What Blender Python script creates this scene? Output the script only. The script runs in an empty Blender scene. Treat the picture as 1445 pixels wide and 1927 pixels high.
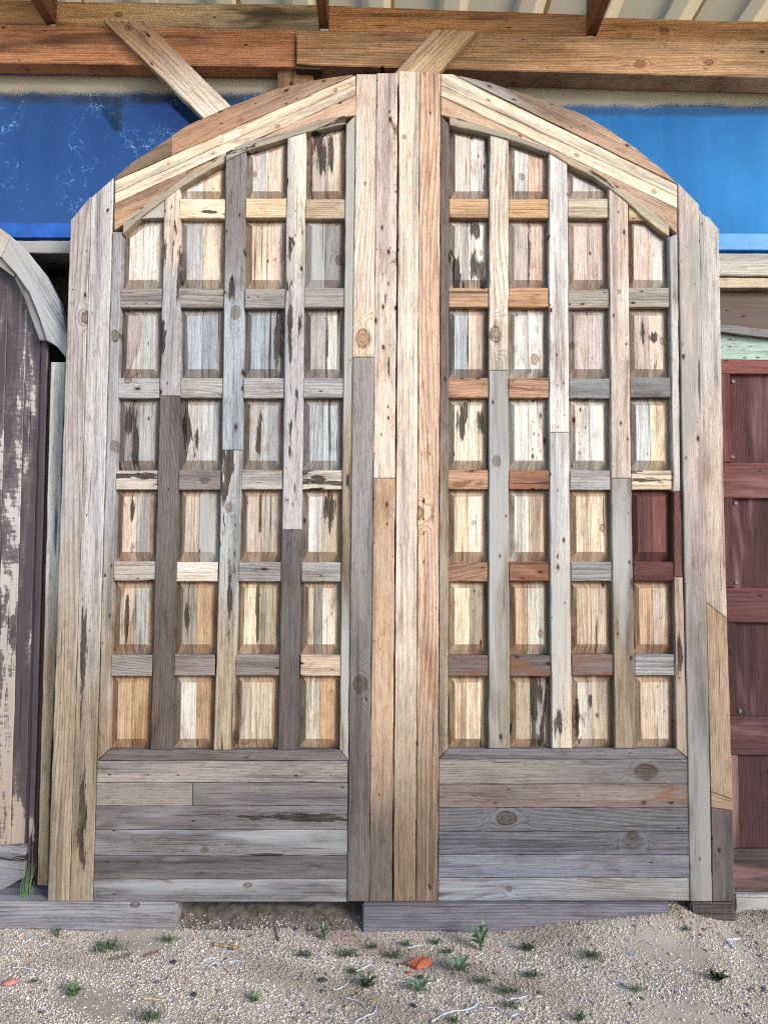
import bpy, bmesh, math, random
import numpy as np
from mathutils import Vector, Matrix

R = math.radians
random.seed(7)
RNG = np.random.default_rng(7)
scene = bpy.context.scene
col = scene.collection

# ------------------------------------------------------------------ camera
CAM = Vector((0.0, -2.78, 1.36))
F_PX, CX, CY = 1392.0, 722.5, 963.5          # in photograph pixels (1445 x 1927)
PITCH, ROLL = R(3.47), R(0.25)
fwd = Vector((0, math.cos(PITCH), math.sin(PITCH)))
r0 = Vector((1, 0, 0))
u0 = Vector((0, -math.sin(PITCH), math.cos(PITCH)))
right = r0 * math.cos(ROLL) + u0 * math.sin(ROLL)
up = u0 * math.cos(ROLL) - r0 * math.sin(ROLL)
cd = bpy.data.cameras.new('camera')
cam = bpy.data.objects.new('camera', cd)
col.objects.link(cam)
cam.matrix_world = Matrix(((right.x, up.x, -fwd.x, CAM.x), (right.y, up.y, -fwd.y, CAM.y),
                           (right.z, up.z, -fwd.z, CAM.z), (0, 0, 0, 1)))
cd.sensor_fit = 'VERTICAL'
cd.sensor_height = 36.0
cd.lens = F_PX / 1927.0 * 36.0
cd.clip_start = 0.05
cd.clip_end = 3000
scene.camera = cam

# ------------------------------------------------------------------ sky, sun, exposure
SUN_EL, SUN_AZ = R(23), R(47)      # azimuth measured from straight behind the camera towards the right
world = bpy.data.worlds.new('World')
scene.world = world
world.use_nodes = True
wn = world.node_tree
for n in list(wn.nodes):
    wn.nodes.remove(n)
sky = wn.nodes.new('ShaderNodeTexSky')
sky.sky_type = 'NISHITA'
sky.sun_disc = False
sky.sun_elevation = SUN_EL
sdir = Vector((math.sin(SUN_AZ) * math.cos(SUN_EL), -math.cos(SUN_AZ) * math.cos(SUN_EL), math.sin(SUN_EL)))
sky.sun_rotation = math.atan2(sdir.x, sdir.y)
sky.air_density = 1.0
sky.dust_density = 0.6
bg = wn.nodes.new('ShaderNodeBackground')
bg.inputs['Strength'].default_value = 0.125
wo = wn.nodes.new('ShaderNodeOutputWorld')
wn.links.new(sky.outputs[0], bg.inputs['Color'])
wn.links.new(bg.outputs[0], wo.inputs['Surface'])
sl = bpy.data.lights.new('sun', 'SUN')
sl.energy = 1.5
sl.angle = R(20)
sl.color = (1.0, 0.965, 0.93)
so = bpy.data.objects.new('sun', sl)
so.rotation_euler = sdir.to_track_quat('Z', 'Y').to_euler()
so.location = sdir * 20
col.objects.link(so)
vs = scene.view_settings
vs.view_transform = 'Standard'
vs.look = 'None'
vs.gamma = 1.0
vs.exposure = 1.74
vs.use_curve_mapping = False
scene.render.engine = 'CYCLES'
scene.cycles.max_bounces = 5
scene.cycles.filter_width = 1.2
scene.cycles.use_denoising = False


# ------------------------------------------------------------------ helpers
def P(px, py, Y=0.0):
    """photo pixel -> point on the upright plane y = Y"""
    d = fwd * F_PX + right * (px - CX) - up * (py - CY)
    return CAM + d * ((Y - CAM.y) / d.y)


def PG(px, py, z=0.0):
    """photo pixel -> point on the ground"""
    d = fwd * F_PX + right * (px - CX) - up * (py - CY)
    return CAM + d * ((z - CAM.z) / d.z)


def lin(c):
    out = []
    for v in c:
        v = v / 255.0
        out.append(v / 12.92 if v <= 0.04045 else ((v + 0.055) / 1.055) ** 2.4)
    return out


ALB = 0.80


def alb(c, k=ALB):
    l = [1.04 * q ** 1.14 for q in lin(c)]
    y = 0.25 * l[0] + 0.65 * l[1] + 0.10 * l[2]
    return [min(0.86, (y + (x - y) * 0.68) * k * w_) for x, w_ in zip(l, (1.0, 0.99, 0.92))]


PAL = {
    'w': (236, 229, 224), 'p': (228, 205, 190), 'c': (240, 216, 184), 't': (208, 172, 130),
    'g': (178, 177, 182), 'b': (164, 174, 190), 'd': (122, 112, 112), 'y': (198, 184, 166),
    'o': (192, 136, 86), 'r': (110, 62, 58), 'k': (96, 84, 82), 'm': (150, 138, 140), 'n': (172, 150, 130),
    'u': (132, 126, 138), 'l': (160, 160, 174),
}


def C(x):
    return alb(PAL[x]) if isinstance(x, str) else alb(x)


def tag(o, label=None, cat=None, group=None, kind=None):
    if label: o['label'] = label
    if cat: o['category'] = cat
    if group: o['group'] = group
    if kind: o['kind'] = kind
    return o


def empty(name, loc):
    o = bpy.data.objects.new(name, None)
    o.empty_display_size = 0.1
    o.location = loc
    col.objects.link(o)
    return o


def link(name, me, mat, parent=None, loc=(0, 0, 0)):
    o = bpy.data.objects.new(name, me)
    col.objects.link(o)
    if mat is not None and len(me.materials) == 0:
        me.materials.append(mat)
    o.location = loc
    if parent is not None:
        o.parent = parent
        base = Vector((0, 0, 0))
        q = parent
        while q is not None:
            base += Vector(q.location)
            q = q.parent
        o.location = Vector(loc) - base
    return o


# ------------------------------------------------------------------ node helper
class NT:
    def __init__(self, name):
        self.m = bpy.data.materials.new(name)
        self.m.use_nodes = True
        self.t = self.m.node_tree
        for n in list(self.t.nodes):
            self.t.nodes.remove(n)
        self.out = self.t.nodes.new('ShaderNodeOutputMaterial')

    def n(self, typ, **kw):
        nd = self.t.nodes.new(typ)
        for k, v in kw.items():
            setattr(nd, k, v)
        return nd

    def put(self, sock, v):
        if isinstance(v, bpy.types.NodeSocket):
            self.t.links.new(v, sock)
        elif v is not None:
            if sock.type == 'RGBA' and hasattr(v, '__len__') and len(v) == 3:
                v = (*v, 1.0)
            sock.default_value = v

    def attr(self, name, kind='OBJECT', out='Fac'):
        a = self.n('ShaderNodeAttribute', attribute_type=kind, attribute_name=name)
        return a.outputs[out]

    def math(self, op, a, b=None, c=None, clamp=False):
        nd = self.n('ShaderNodeMath', operation=op, use_clamp=clamp)
        for i, v in enumerate((a, b, c)):
            if v is not None:
                self.put(nd.inputs[i], v)
        return nd.outputs[0]

    def vec(self, op, a, b=None):
        nd = self.n('ShaderNodeVectorMath', operation=op)
        self.put(nd.inputs[0], a)
        if b is not None:
            self.put(nd.inputs[1], b)
        return nd.outputs['Value'] if op in ('LENGTH', 'DOT_PRODUCT') else nd.outputs[0]

    def comb(self, x, y, z):
        nd = self.n('ShaderNodeCombineXYZ')
        for i, v in enumerate((x, y, z)):
            self.put(nd.inputs[i], v)
        return nd.outputs[0]

    def sep(self, v):
        nd = self.n('ShaderNodeSeparateXYZ')
        self.put(nd.inputs[0], v)
        return nd.outputs

    def noise(self, v, scale=1.0, detail=3.0, rough=0.55, dist=0.0):
        nd = self.n('ShaderNodeTexNoise')
        self.put(nd.inputs['Vector'], v)
        nd.inputs['Scale'].default_value = scale
        nd.inputs['Detail'].default_value = detail
        nd.inputs['Roughness'].default_value = rough
        nd.inputs['Distortion'].default_value = dist
        return nd.outputs['Fac']

    def mix(self, f, a, b, mode='MIX'):
        nd = self.n('ShaderNodeMix', data_type='RGBA', blend_type=mode)
        nd.clamp_factor = True
        self.put(nd.inputs[0], f)
        self.put(nd.inputs[6], a)
        self.put(nd.inputs[7], b)
        return nd.outputs[2]

    def fmix(self, f, a, b):
        nd = self.n('ShaderNodeMix', data_type='FLOAT')
        self.put(nd.inputs[0], f)
        self.put(nd.inputs[2], a)
        self.put(nd.inputs[3], b)
        return nd.outputs[0]

    def step(self, v, lo, hi, a=0.0, b=1.0):
        nd = self.n('ShaderNodeMapRange', interpolation_type='SMOOTHSTEP')
        self.put(nd.inputs[0], v)
        self.put(nd.inputs[1], lo)
        self.put(nd.inputs[2], hi)
        self.put(nd.inputs[3], a)
        self.put(nd.inputs[4], b)
        return nd.outputs[0]

    def bsdf(self, color, rough=0.8, spec=0.25, normal=None, metallic=0.0):
        b = self.n('ShaderNodeBsdfPrincipled')
        self.put(b.inputs['Base Color'], color)
        self.put(b.inputs['Roughness'], rough)
        self.put(b.inputs['Specular IOR Level'], spec)
        self.put(b.inputs['Metallic'], metallic)
        if normal is not None:
            self.put(b.inputs['Normal'], normal)
        self.t.links.new(b.outputs[0], self.out.inputs['Surface'])
        return b

    def bump(self, h, strength=0.5, dist=0.002):
        nd = self.n('ShaderNodeBump')
        nd.inputs['Strength'].default_value = strength
        nd.inputs['Distance'].default_value = dist
        self.put(nd.inputs['Height'], h)
        return nd.outputs[0]


# ------------------------------------------------------------------ wood: one shader, every board brings its own numbers
def wood_material():
    t = NT('reclaimed_wood')
    A = t.attr('gco', 'GEOMETRY', 'Vector')
    gn = t.attr('gn', 'GEOMETRY')
    old = t.attr('old', 'GEOMETRY')
    S = t.attr('seed')
    off = t.comb(t.math('MULTIPLY', S, 13.1), t.math('MULTIPLY', S, 7.7), t.math('MULTIPLY', S, 3.3))
    Pn = t.vec('ADD', A, off)
    ax, ay, az = t.sep(A)
    px, py, pz = t.sep(Pn)

    def sv(x, y, z=None):
        return t.vec('MULTIPLY', Pn, (x, y, y if z is None else z))
    # knots
    u = t.math('ADD', ax, t.math('MULTIPLY', az, 0.8))
    wob = t.attr('wob')
    low = t.noise(sv(4.2, 0.75), 1.0, 1.0, 0.45)
    u = t.math('ADD', u, t.math('MULTIPLY', t.math('SUBTRACT', low, 0.5), wob))
    kmask = None
    kring = None
    kd = []
    kn = t.math('MULTIPLY', t.math('SUBTRACT', t.noise(sv(60, 50), 1, 1), 0.5), 0.008)
    for k in ('knot1', 'knot2'):
        kv = t.attr(k, 'OBJECT', 'Vector')
        kx, ky, kr = t.sep(kv)
        dx = t.math('SUBTRACT', ax, kx)
        dy = t.math('MULTIPLY', t.math('SUBTRACT', ay, ky), 0.72)
        d = t.math('SQRT', t.math('ADD', t.math('MULTIPLY', dx, dx), t.math('MULTIPLY', dy, dy)))
        d = t.math('ADD', d, kn)
        rr = t.math('DIVIDE', d, t.math('MAXIMUM', kr, 0.00001))
        w = t.step(rr, 1.0, 3.6, 1.0, 0.0)
        u = t.fmix(w, u, t.math('MULTIPLY', d, 1.1))
        m = t.step(rr, 0.6, 1.25, 1.0, 0.0)
        edge = t.math('MULTIPLY', t.step(rr, 0.7, 0.95), t.step(rr, 1.05, 1.3, 1.0, 0.0))
        kd.append((m, edge))
    fq = t.attr('freq')
    ring = t.math('ADD', t.math('MULTIPLY', u, fq),
                  t.math('MULTIPLY', t.noise(sv(24, 1.6), 1.0, 1.0), 1.8))
    s = t.math('FRACT', ring)
    g = t.math('MULTIPLY', t.math('POWER', s, 2.2), t.step(s, 0.93, 1.0, 1.0, 0.0))
    fib = t.noise(sv(190, 12.0), 1.0, 3.0, 0.65)
    fib2 = t.noise(sv(64, 2.0), 1.0, 4.0, 0.65)
    blotch = t.noise(sv(8.0, 2.4), 1.0, 4.0, 0.6)
    # colour along the board
    sp, sf = t.attr('split'), t.attr('soft')
    gg = t.math('ADD', gn, t.math('MULTIPLY', t.math('SUBTRACT', blotch, 0.5), t.math('MULTIPLY', sf, 1.6)))
    f = t.step(gg, t.math('SUBTRACT', sp, sf), t.math('ADD', sp, sf))
    c = t.mix(f, t.attr('c1', 'OBJECT', 'Color'), t.attr('c2', 'OBJECT', 'Color'))
    # old stain left in the chamfers
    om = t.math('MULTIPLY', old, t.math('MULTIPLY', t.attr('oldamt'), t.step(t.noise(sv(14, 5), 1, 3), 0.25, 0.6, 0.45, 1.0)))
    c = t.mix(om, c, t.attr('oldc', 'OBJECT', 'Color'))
    # grain and fibre
    gc = t.attr('gc')
    c = t.mix(t.math('MULTIPLY', g, gc), c, t.mix(1.0, c, (0.47, 0.39, 0.33), 'MULTIPLY'))
    c = t.mix(t.step(fib, 0.42, 0.72), c, t.mix(1.0, c, (0.70, 0.65, 0.62), 'MULTIPLY'))
    c = t.mix(t.step(fib2, 0.5, 0.78), c, t.mix(1.0, c, (0.46, 0.40, 0.36), 'MULTIPLY'))
    c = t.mix(t.step(blotch, 0.5, 0.8), c, t.mix(1.0, c, (0.60, 0.50, 0.42), 'MULTIPLY'))
    stain = t.noise(sv(17, 0.9), 1.0, 3.0, 0.6)
    c = t.mix(t.step(stain, 0.50, 0.66, 0.0, 0.75), c, t.mix(1.0, c, (0.52, 0.52, 0.58), 'MULTIPLY'))
    c = t.mix(t.step(stain, 0.30, 0.46, 0.45, 0.0), c, t.mix(1.0, c, (1.16, 1.10, 1.04), 'MULTIPLY'))
    pit = t.noise(sv(420, 60), 1.0, 2.0, 0.7)
    c = t.mix(t.step(pit, 0.50, 0.74, 0.0, 0.65), c, t.mix(1.0, c, (0.45, 0.41, 0.38), 'MULTIPLY'))
    dirt = t.noise(sv(26, 9), 1.0, 5.0, 0.7)
    c = t.mix(t.step(dirt, 0.54, 0.72, 0.0, 0.65), c, t.mix(1.0, c, (0.50, 0.44, 0.40), 'MULTIPLY'))
    # grey weathering
    gr = t.attr('grey')
    gm = t.noise(sv(9.0, 1.3), 1.0, 3.0, 0.6, 0.3)
    gm = t.step(t.math('ADD', gm, t.math('SUBTRACT', gr, 0.62)), 0.0, 0.22)
    c = t.mix(t.math('MULTIPLY', gm, 0.8), c, t.attr('greyc', 'OBJECT', 'Color'))
    # rust and resin
    ru = t.attr('rust')
    rm = t.noise(sv(17, 4.0), 1.3, 4.0, 0.62, 0.6)
    rm = t.step(t.math('ADD', rm, t.math('SUBTRACT', ru, 0.74)), 0.0, 0.10)
    c = t.mix(t.math('MULTIPLY', rm, 0.8), c, t.mix(fib2, (0.06, 0.026, 0.016), (0.19, 0.085, 0.045)))
    # thin dark checks along the grain
    ck = t.attr('crack')
    cm = t.noise(sv(75, 1.8), 1.0, 2.0, 0.55)
    cm = t.step(t.math('ADD', cm, t.math('SUBTRACT', ck, 0.82)), 0.0, 0.04)
    c = t.mix(t.math('MULTIPLY', cm, 0.9), c, (0.030, 0.022, 0.02))
    # rotten gouges
    go = t.attr('gouge')
    gv = t.noise(sv(24, 4.0), 1.0, 3.0, 0.6, 0.4)
    gv = t.step(t.math('ADD', gv, t.math('SUBTRACT', go, 0.79)), 0.0, 0.04)
    gnz = t.math('MULTIPLY', t.math('SUBTRACT', t.noise(sv(85, 9), 1.0, 4.0, 0.7), 0.5), 3.6)
    for k in ('g1', 'g2', 'g3'):
        kx, ky, kr = t.sep(t.attr(k, 'OBJECT', 'Vector'))
        dx = t.math('DIVIDE', t.math('SUBTRACT', ax, kx), kr)
        dy = t.math('DIVIDE', t.math('SUBTRACT', ay, ky), t.attr(k + 'l'))
        dd = t.math('ADD', t.math('SQRT', t.math('ADD', t.math('MULTIPLY', dx, dx), t.math('MULTIPLY', dy, dy))), gnz)
        gv = t.math('MAXIMUM', gv, t.step(dd, 0.62, 0.98, 1.0, 0.0))
    rot = t.mix(t.step(fib, 0.35, 0.7), (0.006, 0.005, 0.005), (0.062, 0.038, 0.026))
    c = t.mix(t.math('MULTIPLY', gv, 0.93), c, rot)
    # worm and nail holes
    vo = t.n('ShaderNodeTexVoronoi', voronoi_dimensions='2D', feature='F1')
    t.put(vo.inputs['Vector'], t.comb(t.math('MULTIPLY', px, 42), t.math('MULTIPLY', py, 19), 0))
    vo.inputs['Scale'].default_value = 1.0
    vr = t.sep(vo.outputs['Color'])
    hg = t.math('MULTIPLY', t.attr('holes'), t.step(blotch, 0.36, 0.60, 0.1, 2.3))
    hr = t.math('MULTIPLY', t.math('ADD', t.math('POWER', vr[1], 2.0), 0.35), 0.16)
    ho = t.math('MULTIPLY', t.step(vo.outputs['Distance'], t.math('MULTIPLY', hr, 0.75), hr, 1.0, 0.0),
                t.math('GREATER_THAN', hg, vr[0]))
    halo = t.math('MULTIPLY', t.step(vo.outputs['Distance'], hr, t.math('MULTIPLY', hr, 2.6), 0.6, 0.0),
                  t.math('GREATER_THAN', hg, vr[0]))
    c = t.mix(halo, c, t.mix(1.0, c, (0.55, 0.36, 0.28), 'MULTIPLY'))
    c = t.mix(t.math('MULTIPLY', ho, 0.95), c, (0.012, 0.009, 0.009))
    # knots
    for m, e in kd:
        kc = t.mix(1.0, c, t.mix(g, (0.56, 0.36, 0.23), (0.24, 0.15, 0.10)), 'MULTIPLY')
        c = t.mix(t.math('MULTIPLY', m, 0.7), c, kc)
        c = t.mix(t.math('MULTIPLY', e, t.step(fib2, 0.35, 0.6, 0.1, 0.75)), c, (0.03, 0.019, 0.014))
    h = t.math('MULTIPLY', fib2, 1.0)
    h = t.math('SUBTRACT', h, t.math('MULTIPLY', gv, 2.5))
    h = t.math('SUBTRACT', h, t.math('MULTIPLY', ho, 2.5))
    t.bsdf(c, 0.82, 0.22, t.bump(h, 0.9, 0.003))
    return t.m


WOOD = wood_material()


def peel_material():
    t = NT('peeling_paint')
    A = t.attr('gco', 'GEOMETRY', 'Vector')
    S = t.attr('seed')
    Pn = t.vec('ADD', A, t.comb(t.math('MULTIPLY', S, 5.1), t.math('MULTIPLY', S, 9.7), 0))
    gn = t.attr('gn', 'GEOMETRY')

    def sv(x, y):
        return t.vec('MULTIPLY', Pn, (x, y, x))
    wood = t.mix(t.noise(sv(60, 3), 1, 4), (0.34, 0.26, 0.19), (0.13, 0.08, 0.05))
    wood = t.mix(t.noise(sv(8, 1.2), 1, 3), wood, (0.42, 0.41, 0.42))
    wood = t.mix(t.step(gn, 0.12, 0.55, 0.55, 0.0), wood, (0.20, 0.125, 0.07))
    paint = t.mix(t.noise(sv(30, 4), 1, 4), (0.030, 0.020, 0.024), (0.070, 0.046, 0.050))
    pm = t.noise(sv(11, 1.5), 1.0, 7.0, 0.66, 0.5)
    pm = t.math('ADD', pm, t.math('MULTIPLY', t.math('SUBTRACT', t.noise(sv(20, 90), 1, 2), 0.5), 0.10))
    pm = t.math('ADD', pm, t.step(gn, 0.0, 0.4, 0.03, 0.0))
    m = t.step(t.math('ADD', pm, t.math('SUBTRACT', t.attr('peel'), 0.72)), 0.0, 0.03)
    thin = t.step(t.math('ADD', pm, t.math('SUBTRACT', t.attr('peel'), 0.64)), 0.0, 0.10, 0.0, 0.5)
    c = t.mix(m, t.mix(thin, paint, t.mix(0.35, paint, wood)), wood)
    ck = t.step(t.noise(sv(55, 1.3), 1, 2), 0.66, 0.70)
    c = t.mix(ck, c, (0.012, 0.009, 0.01))
    h = t.math('ADD', t.math('MULTIPLY', m, -1.0), t.math('MULTIPLY', t.noise(sv(150, 6), 1, 3), 0.5))
    t.bsdf(c, t.fmix(m, 0.5, 0.85), 0.3, t.bump(h, 0.8, 0.0015))
    return t.m


PEEL = peel_material()


def flat_material(name, c, rough=0.8, spec=0.25, var=0.35, scale=12.0, bump=0.3, stretch=(1, 1, 1)):
    t = NT(name)
    tc = t.n('ShaderNodeTexCoord')
    v = t.vec('MULTIPLY', tc.outputs['Object'], stretch)
    n1 = t.noise(v, scale, 5, 0.6)
    n2 = t.noise(v, scale * 9, 3, 0.6)
    dark = tuple(x * (1 - var) for x in c)
    light = tuple(min(1, x * (1 + var * 0.6)) for x in c)
    cc = t.mix(t.step(n1, 0.3, 0.7), dark, light)
    cc = t.mix(t.step(n2, 0.35, 0.75, 0.0, 0.5), cc, dark)
    t.bsdf(cc, rough, spec, t.bump(t.math('ADD', n1, t.math('MULTIPLY', n2, 0.5)), bump, 0.003))
    return t.m


DARK = flat_material('dark_backing', (0.02, 0.017, 0.016), 0.9, 0.1)


# ------------------------------------------------------------------ geometry builders
SEED = [0]
BOARDS = []


def props(o, c1='y', c2=None, split=0.5, soft=0.2, gc=0.6, grey=0.0, greyc=(170, 168, 170), rust=0.0, crack=0.13,
          holes=0.012, gouge=0.0, freq=None, wob=0.06, old=0.6, oldc=(142, 98, 62), knot1=None, knot2=None, peel=0.3):
    SEED[0] += 1
    rs = random.Random(SEED[0] * 31 + 5)
    o['seed'] = rs.uniform(0, 40)
    o['c1'] = C(c1)
    o['c2'] = C(c2 if c2 is not None else c1)
    o['split'] = float(split)
    o['soft'] = float(soft)
    o['gc'] = float(gc)
    o['grey'] = float(grey)
    o['greyc'] = alb(greyc)
    o['rust'] = float(rust)
    o['crack'] = float(crack)
    o['holes'] = float(holes) * 0.6
    o['gouge'] = float(gouge)
    o['freq'] = float(freq if freq else rs.choice([70, 95, 120, 150]))
    o['wob'] = float(wob * rs.uniform(0.6, 1.8))
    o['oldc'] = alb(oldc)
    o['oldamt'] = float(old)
    o['knot1'] = list(knot1) if knot1 else [9.0, 9.0, 0.001]
    o['knot2'] = list(knot2) if knot2 else [9.0, 9.0, 0.001]
    o['peel'] = float(peel)
    for k in ('g1', 'g2', 'g3'):
        o[k] = [9.0, 9.0, 0.001]
        o[k + 'l'] = 0.001
    return o


def set_attrs(me, gco, gn, old=None):
    a = me.attributes.new('gco', 'FLOAT_VECTOR', 'POINT')
    a.data.foreach_set('vector', np.asarray(gco, dtype=np.float32).ravel())
    a = me.attributes.new('gn', 'FLOAT', 'POINT')
    a.data.foreach_set('value', np.asarray(gn, dtype=np.float32))
    if old is not None:
        a = me.attributes.new('old', 'FLOAT', 'FACE')
        a.data.foreach_set('value', np.asarray(old, dtype=np.float32))


def area2(pts):
    return sum(pts[i][0] * pts[(i + 1) % len(pts)][1] - pts[(i + 1) % len(pts)][0] * pts[i][1] for i in range(len(pts)))


def inset(pts, d):
    """offset a CCW polygon inwards by d (miter)"""
    n = len(pts)
    out = []
    for i in range(n):
        p0, p1, p2 = Vector(pts[i - 1]), Vector(pts[i]), Vector(pts[(i + 1) % n])
        e1, e2 = (p1 - p0), (p2 - p1)
        if e1.length < 1e-9 or e2.length < 1e-9:
            out.append(p1.copy())
            continue
        e1.normalize()
        e2.normalize()
        n1, n2 = Vector((-e1.y, e1.x)), Vector((-e2.y, e2.x))
        m = n1 + n2
        k = m.dot(n1)
        m = m / k if abs(k) > 0.25 else n1
        out.append(p1 + m * d)
    return [(v.x, v.y) for v in out]


def subdivide(pts, step, jit, rs):
    out = []
    n = len(pts)
    for i in range(n):
        a, b = Vector(pts[i]), Vector(pts[(i + 1) % n])
        out.append((a.x, a.y))
        L = (b - a).length
        k = int(L / step)
        if k < 2:
            continue
        nn = Vector((-(b - a).y, (b - a).x)).normalized()
        for j in range(1, k):
            q = a + (b - a) * (j / k) + nn * rs.uniform(-jit, jit)
            out.append((q.x, q.y))
    return out


def board(name, poly_px, Y, thick, parent, grain='v', mat=None, gap=0.0009, jit=0.0012, cham=0.0026, step=0.06,
          ymin=0.0015, **kw):
    """a real board: outline given at its front plane, with eased uneven edges and thickness"""
    rs = random.Random(len(bpy.data.objects) * 17 + 3)
    Y = Y + rs.uniform(0, ymin)
    w = [P(x, y, Y) for x, y in poly_px]
    return board_xz(name, [(p.x, p.z) for p in w], Y, thick, parent, grain, mat, gap, jit, cham, step, rs, **kw)


def board_xz(name, pts, Y, thick, parent, grain='v', mat=None, gap=0.0007, jit=0.0006, cham=0.0022, step=0.07, rs=None, **kw):
    rs = rs or random.Random(len(bpy.data.objects) * 17 + 3)
    if area2(pts) < 0:
        pts = pts[::-1]
    pts = inset(pts, gap)
    pts = subdivide(pts, step, jit, rs)
    cx = sum(p[0] for p in pts) / len(pts)
    cz = sum(p[1] for p in pts) / len(pts)
    pts = [(p[0] - cx, p[1] - cz) for p in pts]
    inn = inset(pts, cham)
    n = len(pts)
    v = [(p[0], 0.0, p[1]) for p in inn] + [(p[0], cham * 0.8, p[1]) for p in pts] + [(p[0], thick, p[1]) for p in pts]
    f = [tuple(range(n))]
    for i in range(n):
        j = (i + 1) % n
        f.append((i, n + i, n + j, j))
        f.append((n + i, 2 * n + i, 2 * n + j, n + j))
    f.append(tuple(range(3 * n - 1, 2 * n - 1, -1)))
    me = bpy.data.meshes.new(name)
    me.from_pydata(v, [], f)
    me.update()
    if grain == 'v':
        a = (0.0, 1.0)
    elif grain == 'h':
        a = (1.0, 0.0)
    else:
        a = (math.cos(grain), math.sin(grain))
    b = (a[1], -a[0])
    va = np.array(v)
    along = va[:, 0] * a[0] + va[:, 2] * a[1]
    acr = va[:, 0] * b[0] + va[:, 2] * b[1]
    rng = max(1e-6, along.max() - along.min())
    set_attrs(me, np.stack([acr, along, va[:, 1]], 1), (along - along.min()) / rng, [0.0] * len(f))
    o = link(name, me, mat or WOOD, parent, (cx, Y, cz))
    props(o, **kw)
    BOARDS.append((o, pts, cx, cz, Y, a, b))
    return o


def clip(poly, sgn, x0):
    """keep the part of a 3-D polygon where sgn*(x-x0) >= 0"""
    out = []
    n = len(poly)
    for i in range(n):
        a, b = poly[i], poly[(i + 1) % n]
        da, db = sgn * (a[0] - x0), sgn * (b[0] - x0)
        if da >= 0:
            out.append(a)
        if (da > 0 and db < 0) or (da < 0 and db > 0):
            t = da / (da - db)
            out.append(tuple(a[k] + (b[k] - a[k]) * t for k in range(3)))
    return out


def panel(poly_px, Yr, parent, planks, label=None, **kw):
    """raised-and-fielded panel behind an opening: thin backing (the panel) and the glued planks with chamfers"""
    YE, YF = Yr + 0.035, Yr + 0.014
    w = [P(x, y, Yr) for x, y in poly_px]
    pts = [(p.x, p.z) for p in w]
    if area2(pts) < 0:
        pts = pts[::-1]
    outer = inset(pts, -0.004)
    inner = inset(pts, 0.026)
    zlo = min(p[1] for p in inner)
    inner = [(p[0], p[1] + (0.011 if p[1] < zlo + 0.006 else 0.0)) for p in inner]
    cx = sum(p[0] for p in pts) / len(pts)
    cz = sum(p[1] for p in pts) / len(pts)
    n = len(pts)
    v = [(p[0] - cx, 0, p[1] - cz) for p in outer] + [(p[0] - cx, 0.012, p[1] - cz) for p in outer]
    f = [tuple(range(n)), tuple(range(2 * n - 1, n - 1, -1))] + [(i, n + i, n + (i + 1) % n, (i + 1) % n) for i in range(n)]
    me = bpy.data.meshes.new('panel')
    me.from_pydata(v, [], f)
    po = link('panel', me, DARK, parent, (cx, YE + 0.004, cz))
    if label:
        po['label'] = label
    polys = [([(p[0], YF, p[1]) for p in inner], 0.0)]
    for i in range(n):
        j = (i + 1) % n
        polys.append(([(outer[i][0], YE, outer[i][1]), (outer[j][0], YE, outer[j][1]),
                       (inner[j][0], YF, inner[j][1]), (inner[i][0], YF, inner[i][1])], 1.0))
    xa, xb = min(p[0] for p in outer), max(p[0] for p in outer)
    tot = sum(p.get('w', 1.0) for p in planks)
    acc = 0.0
    rs = random.Random(int(cx * 1e4) + int(cz * 1e3))
    for q in planks:
        q = dict(q)
        x0 = xa + (xb - xa) * acc / tot
        acc += q.pop('w', 1.0)
        x1 = xa + (xb - xa) * acc / tot
        if x0 > xa + 1e-5: x0 += 0.0007
        if x1 < xb - 1e-5: x1 -= 0.0007
        dy = rs.uniform(-0.0012, 0.0012)
        bm = bmesh.new()
        fl = bm.faces.layers.float.new('old')
        cache = {}
        zc = cz
        xm = (x0 + x1) / 2
        for pl, isold in polys:
            r = clip(clip(pl, 1, x0), -1, x1)
            if len(r) < 3:
                continue
            vs_ = []
            for c3 in r:
                key = (round(c3[0], 5), round(c3[1], 5), round(c3[2], 5))
                if key not in cache:
                    cache[key] = bm.verts.new((c3[0] - xm, c3[1] - YF, c3[2] - zc))
                if not vs_ or vs_[-1] is not cache[key]:
                    vs_.append(cache[key])
            if vs_[0] is vs_[-1]:
                vs_.pop()
            if len(set(vs_)) < 3:
                continue
            try:
                fc = bm.faces.new(vs_)
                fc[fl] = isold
            except ValueError:
                pass
        be = [e for e in bm.edges if len(e.link_faces) == 1]
        ret = bmesh.ops.extrude_edge_only(bm, edges=be)
        for g_ in ret['geom']:
            if isinstance(g_, bmesh.types.BMVert):
                g_.co.y = YE - YF + 0.003
        bmesh.ops.recalc_face_normals(bm, faces=bm.faces)
        me = bpy.data.meshes.new('plank')
        bm.to_mesh(me)
        bm.free()
        va = np.array([vv.co[:] for vv in me.vertices])
        z = va[:, 2]
        a = me.attributes.new('gco', 'FLOAT_VECTOR', 'POINT')
        a.data.foreach_set('vector', np.stack([va[:, 0], z, va[:, 1]], 1).astype(np.float32).ravel())
        a = me.attributes.new('gn', 'FLOAT', 'POINT')
        a.data.foreach_set('value', ((z - z.min()) / max(1e-6, z.max() - z.min())).astype(np.float32))
        o = link('plank', me, WOOD, po, (xm, YF + dy, zc))
        props(o, **{**kw, **q})
        zz = (float(z.min()), float(z.max()))
        BOARDS.append((o, [(x0 - xm, zz[0]), (x1 - xm, zz[0]), (x1 - xm, zz[1]), (x0 - xm, zz[1])], xm, zc, YF, (0.0, 1.0), (1.0, 0.0)))
    return po


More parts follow.
